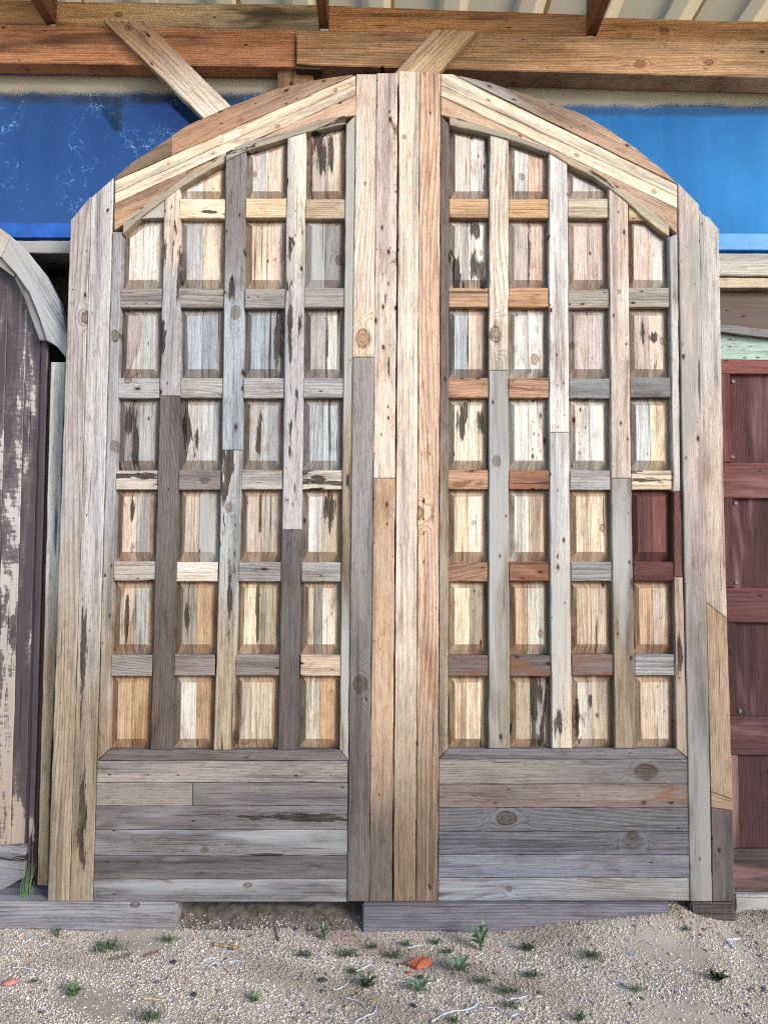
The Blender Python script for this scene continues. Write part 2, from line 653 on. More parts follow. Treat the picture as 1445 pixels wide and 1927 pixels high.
def lerp_x(table, y):
    for (ya, xa), (yb, xb) in zip(table[:-1], table[1:]):
        if y <= yb:
            return xa + (xb - xa) * (y - ya) / (yb - ya)
    (ya, xa), (yb, xb) = table[-2:]
    return xa + (xb - xa) * (y - ya) / (yb - ya)


def curve_y(pts, x):
    pts = sorted(pts)
    if x <= pts[0][0]:
        return pts[0][1]
    for (xa, ya), (xb, yb) in zip(pts[:-1], pts[1:]):
        if x <= xb:
            return ya + (yb - ya) * (x - xa) / (xb - xa)
    return pts[-1][1]


def d_(c, **k):
    return dict(c1=c, **k)


# ================================================================== the ground
XR = P(1290, 1697, 0).x
ZB = P(722, 1697, 0).z                      # foot of the door leaves


def ground_z(x, y):
    s = max(0.0, min(1.0, (x - 0.30) / 0.75))
    s = s * s * (3 - 2 * s)
    fall = math.exp(-max(0.0, -y - 0.02) / 0.30)
    n = 0.006 * math.sin(x * 5.1 + 1.0) * math.sin(y * 7.3) + 0.004 * math.sin(x * 13 + y * 9)
    under = 0.012 * math.exp(-((y - 0.05) / 0.08) ** 2)
    tail = max(0.0, min(1.0, (x - 1.08) / 0.14))
    return (0.066 - 0.034 * tail) * s * fall + n + under


earth = NT('sandy_earth')
tc = earth.n('ShaderNodeTexCoord')
nv = tc.outputs['Object']
e1 = earth.noise(nv, 3.5, 5, 0.6)
e2 = earth.noise(nv, 260, 3, 0.7)
ec = earth.mix(earth.step(e1, 0.35, 0.65), (0.27, 0.22, 0.17), (0.40, 0.335, 0.27))
ec = earth.mix(earth.step(e2, 0.45, 0.7), ec, (0.27, 0.22, 0.18))
earth.bsdf(ec, 0.95, 0.1, earth.bump(earth.math('ADD', e1, e2), 0.8, 0.004))


def grid_mesh(name, xs, ys, zf):
    v = [(x, y, zf(x, y)) for y in ys for x in xs]
    nx = len(xs)
    f = [(j * nx + i, j * nx + i + 1, (j + 1) * nx + i + 1, (j + 1) * nx + i) for j in range(len(ys) - 1) for i in range(nx - 1)]
    me = bpy.data.meshes.new(name)
    me.from_pydata(v, [], f)
    me.polygons.foreach_set('use_smooth', [True] * len(f))
    me.update()
    return me


xs = [-600, -80, -12] + list(np.linspace(-4, 4, 161)) + [12, 80, 600]
ys = [-600, -80, -12, -5] + list(np.linspace(-2.6, 0.5, 94)) + [2, 12, 80, 600]
gr = link('ground', grid_mesh('ground', xs, ys, lambda x, y: ground_z(max(-4, min(4, x)), max(-2.6, min(0.5, y)))), earth.m)
tag(gr, 'sandy gravel yard in front of the doors', 'ground', kind='structure')


def pebble_mesh(name, n, xr, yr, smin, smax, palette, weights, lift=0.15):
    base = np.array([(1, 0, 0), (-1, 0, 0), (0, 1, 0), (0, -1, 0), (0, 0, 1), (0, 0, -1)], dtype=float)
    faces = np.array([(0, 2, 4), (2, 1, 4), (1, 3, 4), (3, 0, 4), (2, 0, 5), (1, 2, 5), (3, 1, 5), (0, 3, 5)])
    x = RNG.uniform(*xr, n)
    y = RNG.uniform(*yr, n)
    s = smin + (smax - smin) * RNG.random(n) ** 2.2
    pat = np.sin(x * 4.3 + 2.0 * np.sin(y * 5.1 + 1.3)) * np.sin(y * 9.7 + 1.7 * np.sin(x * 3.1)) + 0.5 * np.sin(x * 11.0 + y * 17.0)
    keep = (RNG.random(n) > np.clip((pat - 0.35) * 1.3, 0, 0.85)) & ((y < 0.05 * RNG.random(n) ** 1.6) | (x > 0.3))
    x, y, s, pat = x[keep], y[keep], s[keep], pat[keep]
    n = len(x)
    ang = RNG.uniform(0, 2 * np.pi, n)
    sc = np.stack([s * RNG.uniform(0.8, 1.4, n), s * RNG.uniform(0.7, 1.1, n), s * RNG.uniform(0.5, 0.85, n)], 1)
    V = base[None] * sc[:, None, :]
    V = V * RNG.uniform(0.75, 1.25, (n, 6, 1))
    V[:, :, 2] += V[:, :, 0] * RNG.uniform(-0.4, 0.4, (n, 1))
    ca, sa = np.cos(ang)[:, None], np.sin(ang)[:, None]
    X = V[:, :, 0] * ca - V[:, :, 1] * sa + x[:, None]
    Y = V[:, :, 0] * sa + V[:, :, 1] * ca + y[:, None]
    gz = np.array([ground_z(a, b) + (0.072 * max(0.0, (b + 0.01) / 0.16) ** 0.9 if -0.9 < a < 0.05 else 0.0) for a, b in zip(x, y)])
    Z = V[:, :, 2] + (gz + sc[:, 2] * lift)[:, None]
    co = np.stack([X, Y, Z], 2).reshape(-1, 3)
    F = (faces[None] + (np.arange(n) * 6)[:, None, None]).reshape(-1, 3)
    me = bpy.data.meshes.new(name)
    me.vertices.add(len(co))
    me.vertices.foreach_set('co', co.astype(np.float32).ravel())
    me.loops.add(F.size)
    me.loops.foreach_set('vertex_index', F.astype(np.int32).ravel())
    me.polygons.add(len(F))
    me.polygons.foreach_set('loop_start', (np.arange(len(F)) * 3).astype(np.int32))
    me.update(calc_edges=True)
    pal = np.array([lin(c) for c in palette])
    idx = RNG.choice(len(pal), n, p=np.array(weights) / sum(weights))
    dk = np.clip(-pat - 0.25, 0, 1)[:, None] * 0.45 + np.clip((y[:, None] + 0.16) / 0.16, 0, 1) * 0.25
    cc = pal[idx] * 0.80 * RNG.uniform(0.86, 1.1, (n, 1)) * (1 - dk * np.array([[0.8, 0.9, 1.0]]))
    cc = np.repeat(cc, 6, 0)
    a = me.color_attributes.new('pc', 'FLOAT_COLOR', 'POINT')
    a.data.foreach_set('color', np.concatenate([cc, np.ones((len(cc), 1))], 1).astype(np.float32).ravel())
    me.polygons.foreach_set('use_smooth', [True] * len(F))
    return me


pm_ = NT('gravel_stone')
pm_.bsdf(pm_.attr('pc', 'GEOMETRY', 'Color'), 0.85, 0.25)
PEB = [(204, 190, 174), (186, 171, 157), (220, 209, 196), (160, 146, 134), (198, 178, 150), (124, 118, 126), (92, 90, 104), (218, 216, 220)]
PW = [34, 32, 12, 14, 8, 4, 3, 2]
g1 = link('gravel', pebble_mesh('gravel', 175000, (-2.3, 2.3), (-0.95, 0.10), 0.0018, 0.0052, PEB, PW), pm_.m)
tag(g1, 'coarse beige grit and small gravel covering the yard', 'gravel', kind='stuff')
g2 = link('coarse_gravel', pebble_mesh('coarse_gravel', 700, (-2.3, 2.3), (-0.95, 0.02), 0.006, 0.012,
                                       [(110, 104, 112), (150, 130, 116), (84, 80, 92), (196, 186, 176), (130, 92, 76)], [5, 5, 3, 4, 1]), pm_.m)
tag(g2, 'scattered larger dark and pale pebbles lying in the grit', 'gravel', kind='stuff')

# dark damp soil bank in the gap under the leaf
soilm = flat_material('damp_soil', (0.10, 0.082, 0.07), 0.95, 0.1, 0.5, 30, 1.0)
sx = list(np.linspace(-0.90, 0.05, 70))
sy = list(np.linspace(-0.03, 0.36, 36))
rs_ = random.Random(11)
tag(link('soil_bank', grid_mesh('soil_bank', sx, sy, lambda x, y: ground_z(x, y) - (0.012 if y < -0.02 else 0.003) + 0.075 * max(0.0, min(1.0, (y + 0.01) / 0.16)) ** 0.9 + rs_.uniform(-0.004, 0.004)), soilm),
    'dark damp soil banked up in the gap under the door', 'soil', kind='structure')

# ================================================================== the shed behind
shed = empty('timber_shed', (0, 0.3, 0))
tag(shed, 'timber shed front with orange beams, blue windows and corrugated eaves behind the doors', 'shed')

# wall behind everything
bm = bmesh.new()
bmesh.ops.create_cube(bm, size=1.0, matrix=Matrix.Translation((0, 0.44, 1.75)) @ Matrix.Diagonal((7.6, 0.06, 3.5, 1)))
me = bpy.data.meshes.new('back_wall')
bm.to_mesh(me)
bm.free()
link('back_wall', me, flat_material('dark_boarding', (0.05, 0.04, 0.035), 0.9, 0.1, 0.5, 6, 0.4, (6, 6, 0.6)), shed)

ORG = dict(greyc=(96, 66, 50), oldc=(120, 80, 50))
LBY, RBY = 0.125, 0.10


def ext(poly, fn):
    return [fn(p) for p in poly]


# main beams (wall plate): left beam and the right beam lapped in front of it
board('beam', [(-700, 42), (0, 46), (557, 55), (557, 126), (0, 118), (-700, 112)], LBY, 0.07, shed, 'h', c1=(250, 166, 92), c2=(232, 150, 84),
      split=0.6, soft=0.4, gc=1.0, grey=0.16, greyc=(84, 52, 38), holes=0.06, freq=110, wob=0.02, crack=0.1, cham=0.004)
board('beam', [(557, 55), (900, 62), (1445, 76), (2150, 92), (2150, 160), (1445, 146), (1100, 137), (592, 123), (557, 120)], RBY, 0.10, shed, 'h',
      c1=(222, 166, 106), c2=(250, 198, 134), split=0.45, soft=0.2, gc=1.0, grey=0.12, greyc=(112, 72, 50), holes=0.05, freq=95, wob=0.05,
      knot1=(0.03, -0.33, 0.016), knot2=(0.02, -0.05, 0.012), crack=0.08, cham=0.004, gap=0.0015)
# fixing cleat under the lap and stub post
board('cleat', [(556, 119.5), (604, 122), (604, 131), (556, 129)], RBY + 0.012, 0.05, shed, 'h', c1=(110, 82, 60), gc=0.6)
board('post', [(522, 126), (590, 127), (592, 330), (520, 330)], LBY + 0.025, 0.035, shed, 'v', c1=(186, 140, 98), gc=0.9, rust=0.1, holes=0.08)
# blocking boards between the rafters, above the plate
BY = 0.165
board('blocking', [(-700, -8), (90, 0), (90, 52), (-700, 45)], BY, 0.04, shed, 'h', c1=(250, 184, 100), gc=0.7, grey=0.1, greyc=(120, 74, 40))
board('blocking', [(105, 2), (602, 8), (602, 62), (105, 53)], BY, 0.04, shed, 'h', c1=(246, 190, 114), c2=(252, 222, 168), split=0.35, soft=0.3, gc=0.6, grey=0.15,
      greyc=(70, 48, 34), rust=0.06, knot1=(-0.01, -0.3, 0.012))
board('blocking', [(618, 10), (1104, 27), (1104, 74), (618, 62)], BY, 0.04, shed, 'h', c1=(252, 178, 92), gc=0.9, grey=0.05, greyc=(110, 66, 40), wob=0.12)
board('blocking', [(1120, 32), (1500, 42), (2150, 55), (2150, 105), (1500, 84), (1120, 72)], BY, 0.04, shed, 'h', c1=(252, 180, 92), gc=0.8, wob=0.1,
      knot1=(-0.015, -0.86, 0.014), rust=0.06)


def rafter(px_l, px_r, py, **kw):
    a, b = P(px_l, py, BY - 0.002), P(px_r, py, BY - 0.002)
    w = b.x - a.x
    z0, h, y0, y1 = a.z, 0.17, -0.52, BY - 0.002
    v, f = [], []
    N = 10
    for i in range(N + 1):
        y = y1 + (y0 - y1) * i / N
        j = random.uniform(-0.001, 0.001)
        for (x, z) in ((0, 0), (w, 0), (w, h), (0, h)):
            v.append((x + j, y - y1, z + (j if z == 0 else 0) + (y1 - y) * 0.0))
    for i in range(N):
        for k in range(4):
            f.append((i * 4 + k, i * 4 + (k + 1) % 4, (i + 1) * 4 + (k + 1) % 4, (i + 1) * 4 + k))
    f += [(3, 2, 1, 0), (N * 4, N * 4 + 1, N * 4 + 2, N * 4 + 3)]
    me = bpy.data.meshes.new('rafter')
    me.from_pydata(v, [], f)
    me.update()
    va = np.array(v)
    set_attrs(me, np.stack([va[:, 0] + va[:, 2], va[:, 1], va[:, 2] * 0.3], 1), (va[:, 1] - va[:, 1].min()) / 0.7, [0.0] * len(f))
    o = link('rafter', me, WOOD, shed, (a.x, y1, z0))
    props(o, **kw)
    return o


rafter(88, 107, 46, c1=(176, 122, 78), gc=0.8, grey=0.1, greyc=(90, 60, 40))
rafter(601, 619, 54, c1=(186, 126, 74), gc=0.8)
rafter(1103, 1121, 68, c1=(176, 116, 66), gc=0.9)
rafter(1640, 1662, 82, c1=(176, 116, 66), gc=0.9)
rafter(-440, -418, 40, c1=(176, 116, 66), gc=0.9)

# corrugated roof sheets: one child per sheet, trapezoidal ribs running out towards the yard
roofm = flat_material('roof_sheet', (0.58, 0.48, 0.34), 0.85, 0.2, 0.35, 5, 0.3, (3, 0.6, 3))
_b = [n for n in roofm.node_tree.nodes if n.type == 'BSDF_PRINCIPLED'][0]
_o = [n for n in roofm.node_tree.nodes if n.type == 'OUTPUT_MATERIAL'][0]
_t = roofm.node_tree.nodes.new('ShaderNodeBsdfTranslucent')      # dirty fibreglass lets daylight through
_t.inputs['Color'].default_value = (0.52, 0.40, 0.24, 1)
_m = roofm.node_tree.nodes.new('ShaderNodeMixShader')
_m.inputs[0].default_value = 0.5
roofm.node_tree.links.new(_b.outputs[0], _m.inputs[1])
roofm.node_tree.links.new(_t.outputs[0], _m.inputs[2])
roofm.node_tree.links.new(_m.outputs[0], _o.inputs['Surface'])
zr = P(608, 54, BY).z + 0.172
PITCHX = 0.33
for k in range(-4, 5):
    xs0 = k * 3 * PITCHX / 3 * 2.0 + 0.12
    v, f = [], []
    prof = []
    for r in range(2):
        xb_ = r * PITCHX
        prof += [(xb_ + 0.00, 0.0), (xb_ + 0.205, 0.0), (xb_ + 0.235, 0.045), (xb_ + 0.30, 0.045)]
    prof.append((2 * PITCHX + 0.02, 0.0))
    for y in (-0.54, 0.6):
        for (x, z) in prof:
            v.append((x, y, z + (0.003 if k % 2 else 0.0)))
    m_ = len(prof)
    for i in range(m_ - 1):
        f.append((i, i + 1, m_ + i + 1, m_ + i))
    me = bpy.data.meshes.new('roof_sheet')
    me.from_pydata(v, [], f)
    me.update()
    o = link('roof_sheet', me, roofm, shed, (xs0 - 0.1, 0, zr))

# diagonal braces
board('brace', [(193, 38), (276, 40), (440, 205), (452, 235), (395, 235)], LBY - 0.04, 0.038, shed, math.atan2(-180, 175),
      c1=(206, 158, 114), c2=(234, 218, 202), split=0.45, soft=0.2, gc=0.7, rust=0.05, holes=0.04, freq=60, wob=0.1, knot1=(0.012, -0.25, 0.010), knot2=(-0.02, -0.19, 0.010))
board('brace', [(818, 55), (900, 57), (800, 165), (715, 165)], RBY - 0.034, 0.032, shed, math.atan2(82, 78),
      c1=(230, 192, 148), c2=(220, 174, 124), gc=0.7, holes=0.05, freq=60, wob=0.1)


# --- windows
def glass_material(name, tint, rough, sky_refl=(0.03, 0.085, 0.22, 1)):
    t = NT(name)
    A = t.attr('gco', 'GEOMETRY', 'Vector')
    x, y, z = t.sep(A)          # x across, y metres below the top edge
    n1 = t.noise(t.vec('MULTIPLY', A, (9, 5, 1)), 1, 4, 0.6)
    n2 = t.noise(A, 230, 2, 0.6)
    edge = t.math('ADD', y, t.math('MULTIPLY', t.math('SUBTRACT', n1, 0.5), 0.035))
    edge = t.math('ADD', edge, t.math('MULTIPLY', t.math('SUBTRACT', n2, 0.5), 0.085))
    dirt = t.step(edge, 0.070, 0.090, 1.0, 0.0)
    roof_refl = t.step(t.math('ADD', y, t.math('MULTIPLY', t.math('SUBTRACT', t.noise(t.vec('MULTIPLY', A, (7, 2, 1)), 1, 3), 0.5), 0.05)), 0.115, 0.135, 1.0, 0.0)  # dark wavy band painted in as the roof edge's reflection
    # dried scratches
    vo = t.n('ShaderNodeTexVoronoi', feature='DISTANCE_TO_EDGE', voronoi_dimensions='2D')
    wv = t.n('ShaderNodeTexNoise')
    t.put(wv.inputs['Vector'], A)
    wv.inputs['Scale'].default_value = 22
    wv.inputs['Detail'].default_value = 4
    t.put(vo.inputs['Vector'], t.vec('ADD', t.vec('MULTIPLY', A, (20, 18, 1)), t.vec('MULTIPLY', wv.outputs['Color'], (3.2, 3.2, 0))))
    vo.inputs['Scale'].default_value = 1.0
    web = t.step(vo.outputs['Distance'], 0.0, 0.045, 1.0, 0.0)
    gate = t.step(t.noise(t.vec('MULTIPLY', A, (6, 5, 1)), 1, 4, 0.65), 0.50, 0.66)
    dots = t.step(t.noise(A, 320, 1), 0.72, 0.78)
    web = t.math('MULTIPLY', t.math('MAXIMUM', web, t.math('MULTIPLY', dots, 0.7)), t.math('MULTIPLY', gate, t.attr('web')))
    refl = t.n('ShaderNodeBsdfPrincipled')
    streak = t.noise(t.vec('MULTIPLY', A, (8, 0.8, 1)), 1, 4)
    t.put(refl.inputs['Base Color'], t.mix(t.step(streak, 0.3, 0.7), tint, tuple(q * 0.8 for q in tint)))
    refl.inputs['Metallic'].default_value = 1.0
    t.put(refl.inputs['Roughness'], rough)
    dd = t.n('ShaderNodeBsdfDiffuse')
    t.put(dd.inputs['Color'], t.mix(t.noise(t.vec('MULTIPLY', A, (6, 20, 1)), 1, 3), (0.20, 0.175, 0.135), (0.36, 0.31, 0.24)))
    dk = t.n('ShaderNodeBsdfDiffuse')
    dk.inputs['Color'].default_value = (0.035, 0.04, 0.06, 1)
    wb = t.n('ShaderNodeBsdfDiffuse')
    wb.inputs['Color'].default_value = (0.25, 0.50, 0.75, 1)

    def ms(f, a, b):
        m = t.n('ShaderNodeMixShader')
        t.put(m.inputs[0], f)
        t.t.links.new(a, m.inputs[1])
        t.t.links.new(b, m.inputs[2])
        return m.outputs[0]
    du = t.n('ShaderNodeBsdfDiffuse')
    du.inputs['Color'].default_value = sky_refl  # blue of the reflected sky, painted as a diffuse layer
    dn = t.step(t.noise(t.vec('MULTIPLY', A, (2.5, 2.0, 1)), 1, 4), 0.3, 0.7, 0.25, 0.55)
    sh = ms(t.math('MULTIPLY', roof_refl, 0.55), ms(dn, refl.outputs[0], du.outputs[0]), dk.outputs[0])
    sh = ms(t.math('MULTIPLY', web, 0.6), sh, wb.outputs[0])
    sh = ms(dirt, sh, dd.outputs[0])
    t.t.links.new(sh, t.out.inputs['Surface'])
    return t.m


GLASS_L = glass_material('blue_film_glass', (0.062, 0.095, 0.20), 0.06)
GLASS_R = glass_material('bright_blue_film_glass', (0.022, 0.085, 0.17), 0.04, (0.045, 0.22, 0.50, 1))
BLUE = flat_material('blue_frame_paint', (0.012, 0.075, 0.32), 0.45, 0.4, 0.3, 14, 0.15)
BLUE2 = flat_material('bright_blue_frame_paint', (0.006, 0.17, 0.55), 0.4, 0.4, 0.25, 14, 0.15)
WY = 0.205


def window(x0, x1, ytop, ybot, yframe, gm, fm, web, label):
    a, b = P(x0, ytop, WY), P(x1, yframe, WY)
    zt = P((x0 + x1) / 2, ytop, WY).z
    zb = P((x0 + x1) / 2, ybot, WY).z
    zf = P((x0 + x1) / 2, yframe, WY).z
    cx_ = (a.x + b.x) / 2
    hw = (b.x - a.x) / 2
    bm = bmesh.new()

    def bx(xa, xb, za, zb_, ya, yb):
        bmesh.ops.create_cube(bm, size=1.0, matrix=Matrix.Translation(((xa + xb) / 2, (ya + yb) / 2, (za + zb_) / 2)) @
                              Matrix.Diagonal((xb - xa, yb - ya, zb_ - za, 1)))
    fh = zb - zf
    bx(-hw, hw, -fh, 0.0, -0.014, 0.03)
    bx(-hw, hw, zt - zb, zt - zb + 0.03, -0.012, 0.03)
    bx(-hw - 0.05, -hw, -fh, zt - zb + 0.03, -0.013, 0.03)
    bx(hw, hw + 0.05, -fh, zt - zb + 0.03, -0.013, 0.03)
    bmesh.ops.bevel(bm, geom=list(bm.edges), offset=0.003, segments=1, affect='EDGES')
    me = bpy.data.meshes.new('window')
    bm.to_mesh(me)
    bm.free()
    w = link('window', me, fm, shed, (cx_, WY, zb))
    w['label'] = label
    H = zt - zb
    v = [(-hw, 0, -0.002), (hw, 0, -0.002), (hw, 0, H), (-hw, 0, H), (-hw, 0.006, -0.002), (hw, 0.006, -0.002), (hw, 0.006, H), (-hw, 0.006, H)]
    f = [(0, 1, 2, 3), (7, 6, 5, 4), (0, 4, 5, 1), (1, 5, 6, 2), (2, 6, 7, 3), (3, 7, 4, 0)]
    me = bpy.data.meshes.new('pane')
    me.from_pydata(v, [], f)
    me.update()
    set_attrs(me, [(q[0] + cx_ + 5, H - q[2], 0) for q in v], [0] * 8)
    p = link('pane', me, gm, w, (cx_, WY + 0.002, zb))
    p['web'] = web
    return w


window(-420, 650, 140, 422, 450, GLASS_L, BLUE, 1.0, 'deep blue window with scratched pane and dirty upper edge')
window(800, 1850, 163, 441, 473, GLASS_R, BLUE2, 0.15, 'bright blue window with clean pane and dirty upper edge')
# sills and cladding under the windows
board('sill', [(-420, 451), (170, 453), (170, 477), (-420, 474)], 0.17, 0.10, shed, 'h', c1=(150, 146, 150), gc=0.9, grey=0.3)
board('sill', [(1340, 476), (1850, 480), (1850, 523), (1340, 519)], 0.165, 0.10, shed, 'h', c1=(206, 196, 184), gc=0.5, grey=0.2)
board('sill', [(1340, 522), (1850, 526), (1850, 546), (1340, 541)], 0.172, 0.075, shed, 'h', c1=(210, 190, 164), gc=0.4)
board('cladding', [(1330, 549), (1850, 553), (1850, 650), (1330, 625)], 0.21, 0.04, shed, 'h', c1=(128, 104, 88), c2=(150, 130, 116), gc=0.25, grey=0.3, greyc=(110, 92, 84), crack=0)
board('cladding', [(1330, 607), (1450, 620), (1850, 664), (1850, 680), (1450, 636), (1330, 622)], 0.185, 0.024, shed, 'h', c1=(140, 138, 142), gc=0.5)
board('cladding', [(1330, 616), (1850, 640), (1850, 690), (1330, 690)], 0.212, 0.03, shed, 'h', mat=None, c1=(170, 200, 196), gc=0.12, crack=0.02, holes=0.25, freq=40)

# ================================================================== door leaves
DT = 0.05          # thickness of the stiles
YM, YRL = 0.004, 0.009


def seam(name, table, y0, y1, parent, Y=0.0, th=DT, top=None, bottom=None, **kw):
    """upright board between two (y, x) edge tables"""
    L, Rr = table
    tl = top[0] if top else y0
    tr = top[1] if top else y0
    bl = bottom[0] if bottom else y1
    br = bottom[1] if bottom else y1
    poly = [(lerp_x(L, tl), tl), (lerp_x(Rr, tr), tr), (lerp_x(Rr, br), br), (lerp_x(L, bl), bl)]
    return board(kw.pop('part', name), poly, Y, th, parent, 'v', **kw)


# ---------- left leaf
left = empty('door_leaf', P(414, 1697, 0.03))
tag(left, 'arched reclaimed wood door leaf with blue-grey lower planks and long rotten split in one stile', 'door leaf', 'pair of arched reclaimed wood door leaves')

LA = [(413, 133), (900, 117), (1697, 89.5)]
LAB = [(370, 172), (900, 158), (1697, 131)]
LBC = [(335, 214), (440, 212), (900, 200), (1432, 183), (1697, 175)]
LCP = [(440, 230), (900, 218), (1412, 205)]
L4P = [(232, 651), (480, 649), (700, 647), (1000, 644), (1240, 642), (1412, 639)]
LSD = [(140, 670), (480, 666), (700, 663), (1000, 661), (1240, 660), (1432, 655), (1697, 653)]
LDE = [(137, 709), (900, 702), (1697, 694)]
LE = [(137, 748.2), (900, 743.6), (1697, 738)]
seam('stile', (LA, LAB), 413, 1697, left, top=(414, 371), c1=(172, 152, 128), c2=(186, 176, 178), split=0.42, soft=0.2, gc=0.9, wob=0.16, freq=60, holes=0.05,
     knot1=(-0.005, 0.33, 0.011))
seam('stile', (LAB, LBC), 371, 1697, left, top=(371, 334), c1=(160, 142, 120), c2=(196, 192, 198), split=0.36, soft=0.2, gc=0.5, holes=0.04, gouge=0.09, freq=150)
seam('frame_strip', (LBC, LCP), 436, 1432, left, Y=YM, top=(436, 436), bottom=(1432, 1411), th=0.045, c1=(176, 152, 122), c2=(170, 170, 180), split=0.3, soft=0.2, gc=0.6, grey=0.1, crack=0.16, holes=0.1)
seam('frame_strip', (L4P, LSD), 218, 1432, left, Y=YM, top=(233, 216), bottom=(1411, 1432), th=0.045, c1=(170, 150, 124), c2=(196, 176, 156), split=0.85, soft=0.08, gc=0.6, grey=0.26, crack=0.16, gouge=0.1)
seam('stile', (LSD, LDE), 139, 672, left, c1=(234, 204, 172), c2=(230, 208, 196), split=0.15, soft=0.1, gc=0.75, wob=0.14, freq=80, knot1=(0.006, -0.44, 0.022), knot2=(0.0, 0.12, 0.006), crack=0.03)
seam('stile', (LSD, LDE), 672, 1697, left, c1=(120, 110, 112), c2=(164, 156, 158), split=0.5, soft=0.3, gc=0.7, knot1=(-0.015, -0.2, 0.018), freq=130)
seam('stile', (LDE, LE), 137, 900, left, c1=(226, 204, 190), c2=(222, 200, 190), gc=0.35, rust=0.13, holes=0.26, grey=0.12)
seam('stile', (LDE, LE), 900, 1697, left, c1=(118, 104, 96), c2=(204, 168, 136), split=0.27, soft=0.2, gc=0.5, rust=0.08, holes=0.08)

# arch head
ARC_L = [(215, 334), (250, 304), (300, 272), (350, 236), (430, 200), (520, 166), (592, 150), (668, 139)]
KL = lambda x: 340 + (x - 216) * (141.5 - 340) / (668 - 216)
L12 = lambda x: 363 + (x - 216) * (160 - 363) / (668 - 216)
L23 = lambda x: 383 + (x - 216) * (178 - 383) / (670 - 216)
MT_L = [(214, 430), (231, 419), (268, 388), (304, 363), (345, 334), (424, 286), (459, 267), (545, 244), (600, 224), (655, 215), (670, 213)]
MB_L = [(231, 440), (266, 408), (309, 376), (343, 350), (425, 303), (463, 284), (539, 260), (579, 248), (651, 233)]
arc_ang = math.atan2(200, 452)


def arch_piece(name, top, bot, xs, parent, Y=0.0, th=DT, **kw):
    tp = [(x, top(x)) for x in xs]
    bt = [(x, bot(x)) for x in reversed(xs)]
    return board(name, tp + bt, Y, th, parent, kw.pop('grain', arc_ang), **kw)


cy = curve_y
arch_piece('arch_segment', lambda x: cy(ARC_L, x), KL, [216, 250, 280, 322], left, c1=(150, 122, 98), gc=0.9, crack=0.1, wob=0.1)
arch_piece('arch_segment', lambda x: cy(ARC_L, x), KL, [322, 350, 430, 520, 592, 664], left, c1=(196, 150, 114), c2=(190, 152, 124), gc=0.9, rust=0.14, holes=0.18, wob=0.1)
arch_piece('arch_plank', KL, L12, [216, 330, 418], left, c1='c', gc=0.3, crack=0.03, holes=0.03, knot1=(0.004, 0.0, 0.005))
arch_piece('arch_plank', KL, L12, [418, 540, 669], left, c1=(242, 220, 192), gc=0.3, crack=0.02, holes=0.02, knot1=(0.0, 0.2, 0.006))
arch_piece('arch_plank', L12, L23, [216, 330, 450, 560, 669], left, c1=(238, 218, 194), gc=0.35, crack=0.03, knot1=(0.0, -0.1, 0.006), knot2=(0.0, 0.17, 0.008))
arch_piece('arch_plank', L23, lambda x: cy(MT_L, x) + 4, [214.5, 231, 268, 304, 345, 424, 459, 545, 600, 655, 670], left, c1=(206, 166, 128), c2=(226, 186, 156), gc=0.8, rust=0.12, holes=0.14)
MS = dict(c1=(206, 182, 148), gc=0.6, grey=0.26, greyc=(150, 144, 138), crack=0.15, gouge=0.17, holes=0.08, jit=0.0025, step=0.03)
arch_piece('arch_moulding', lambda x: cy(MT_L, x), lambda x: cy(MB_L, x), [231, 250, 268, 290, 309, 343, 385, 425], left, Y=YM - 0.006, th=0.05, grain=R(36), **MS)
arch_piece('arch_moulding', lambda x: cy(MT_L, x), lambda x: cy(MB_L, x), [425, 444, 463, 500, 539, 579, 620, 651], left, Y=YM - 0.005, th=0.05, grain=R(18), **MS)

# mullions
V1 = ([(370, 310), (540, 306), (700, 302), (900, 298), (1412, 283)], [(370, 338), (540, 337), (700, 340), (900, 336), (1412, 324)])
V2 = ([(300, 425), (580, 423), (840, 418), (1240, 405), (1412, 402)], [(300, 463), (580, 460), (840, 456), (1240, 443), (1412, 438)])
V3 = ([(260, 541), (560, 537), (950, 531), (1200, 529), (1412, 523)], [(260, 576), (560, 572), (950, 568), (1200, 566), (1412, 561)])
seam('mullion', V1, 360, 745, left, Y=YM, th=0.04, top=(374, 352), c1=(176, 174, 184), c2=(224, 202, 186), split=0.6, soft=0.15, gc=0.4, gouge=0.16, holes=0.14, jit=0.0016)
seam('mullion', V1, 745, 1412, left, Y=YM, th=0.04, c1=(112, 98, 90), c2=(124, 116, 118), gc=0.8, wob=0.2, freq=110)
seam('mullion', V2, 295, 847, left, Y=YM, th=0.04, top=(303, 285), c1=(172, 182, 196), c2=(146, 138, 142), split=0.55, soft=0.15, gc=0.5, holes=0.06, knot1=(0.0, -0.025, 0.013))
seam('mullion', V2, 847, 1412, left, Y=YM, th=0.04, c1=(186, 166, 136), c2=(180, 182, 186), split=0.45, soft=0.2, gc=0.6, gouge=0.2, crack=0.16, knot1=(0.0, 0.33, 0.008))
seam('mullion', V3, 255, 997, left, Y=YM, th=0.04, top=(259, 249), c1=(184, 180, 188), c2=(228, 216, 204), split=0.62, soft=0.25, gc=0.4, gouge=0.16, holes=0.14)
seam('mullion', V3, 997, 1412, left, Y=YM, th=0.04, c1=(106, 96, 96), c2=(118, 112, 116), gc=0.3, holes=0.04)
colsL = [(LCP, V1[0]), (V1[1], V2[0]), (V2[1], V3[0]), (V3[1], L4P)]
RAIL = [(374, 411), (542, 579), (711, 749), (884, 921), (1057, 1094), (1232, 1272)]
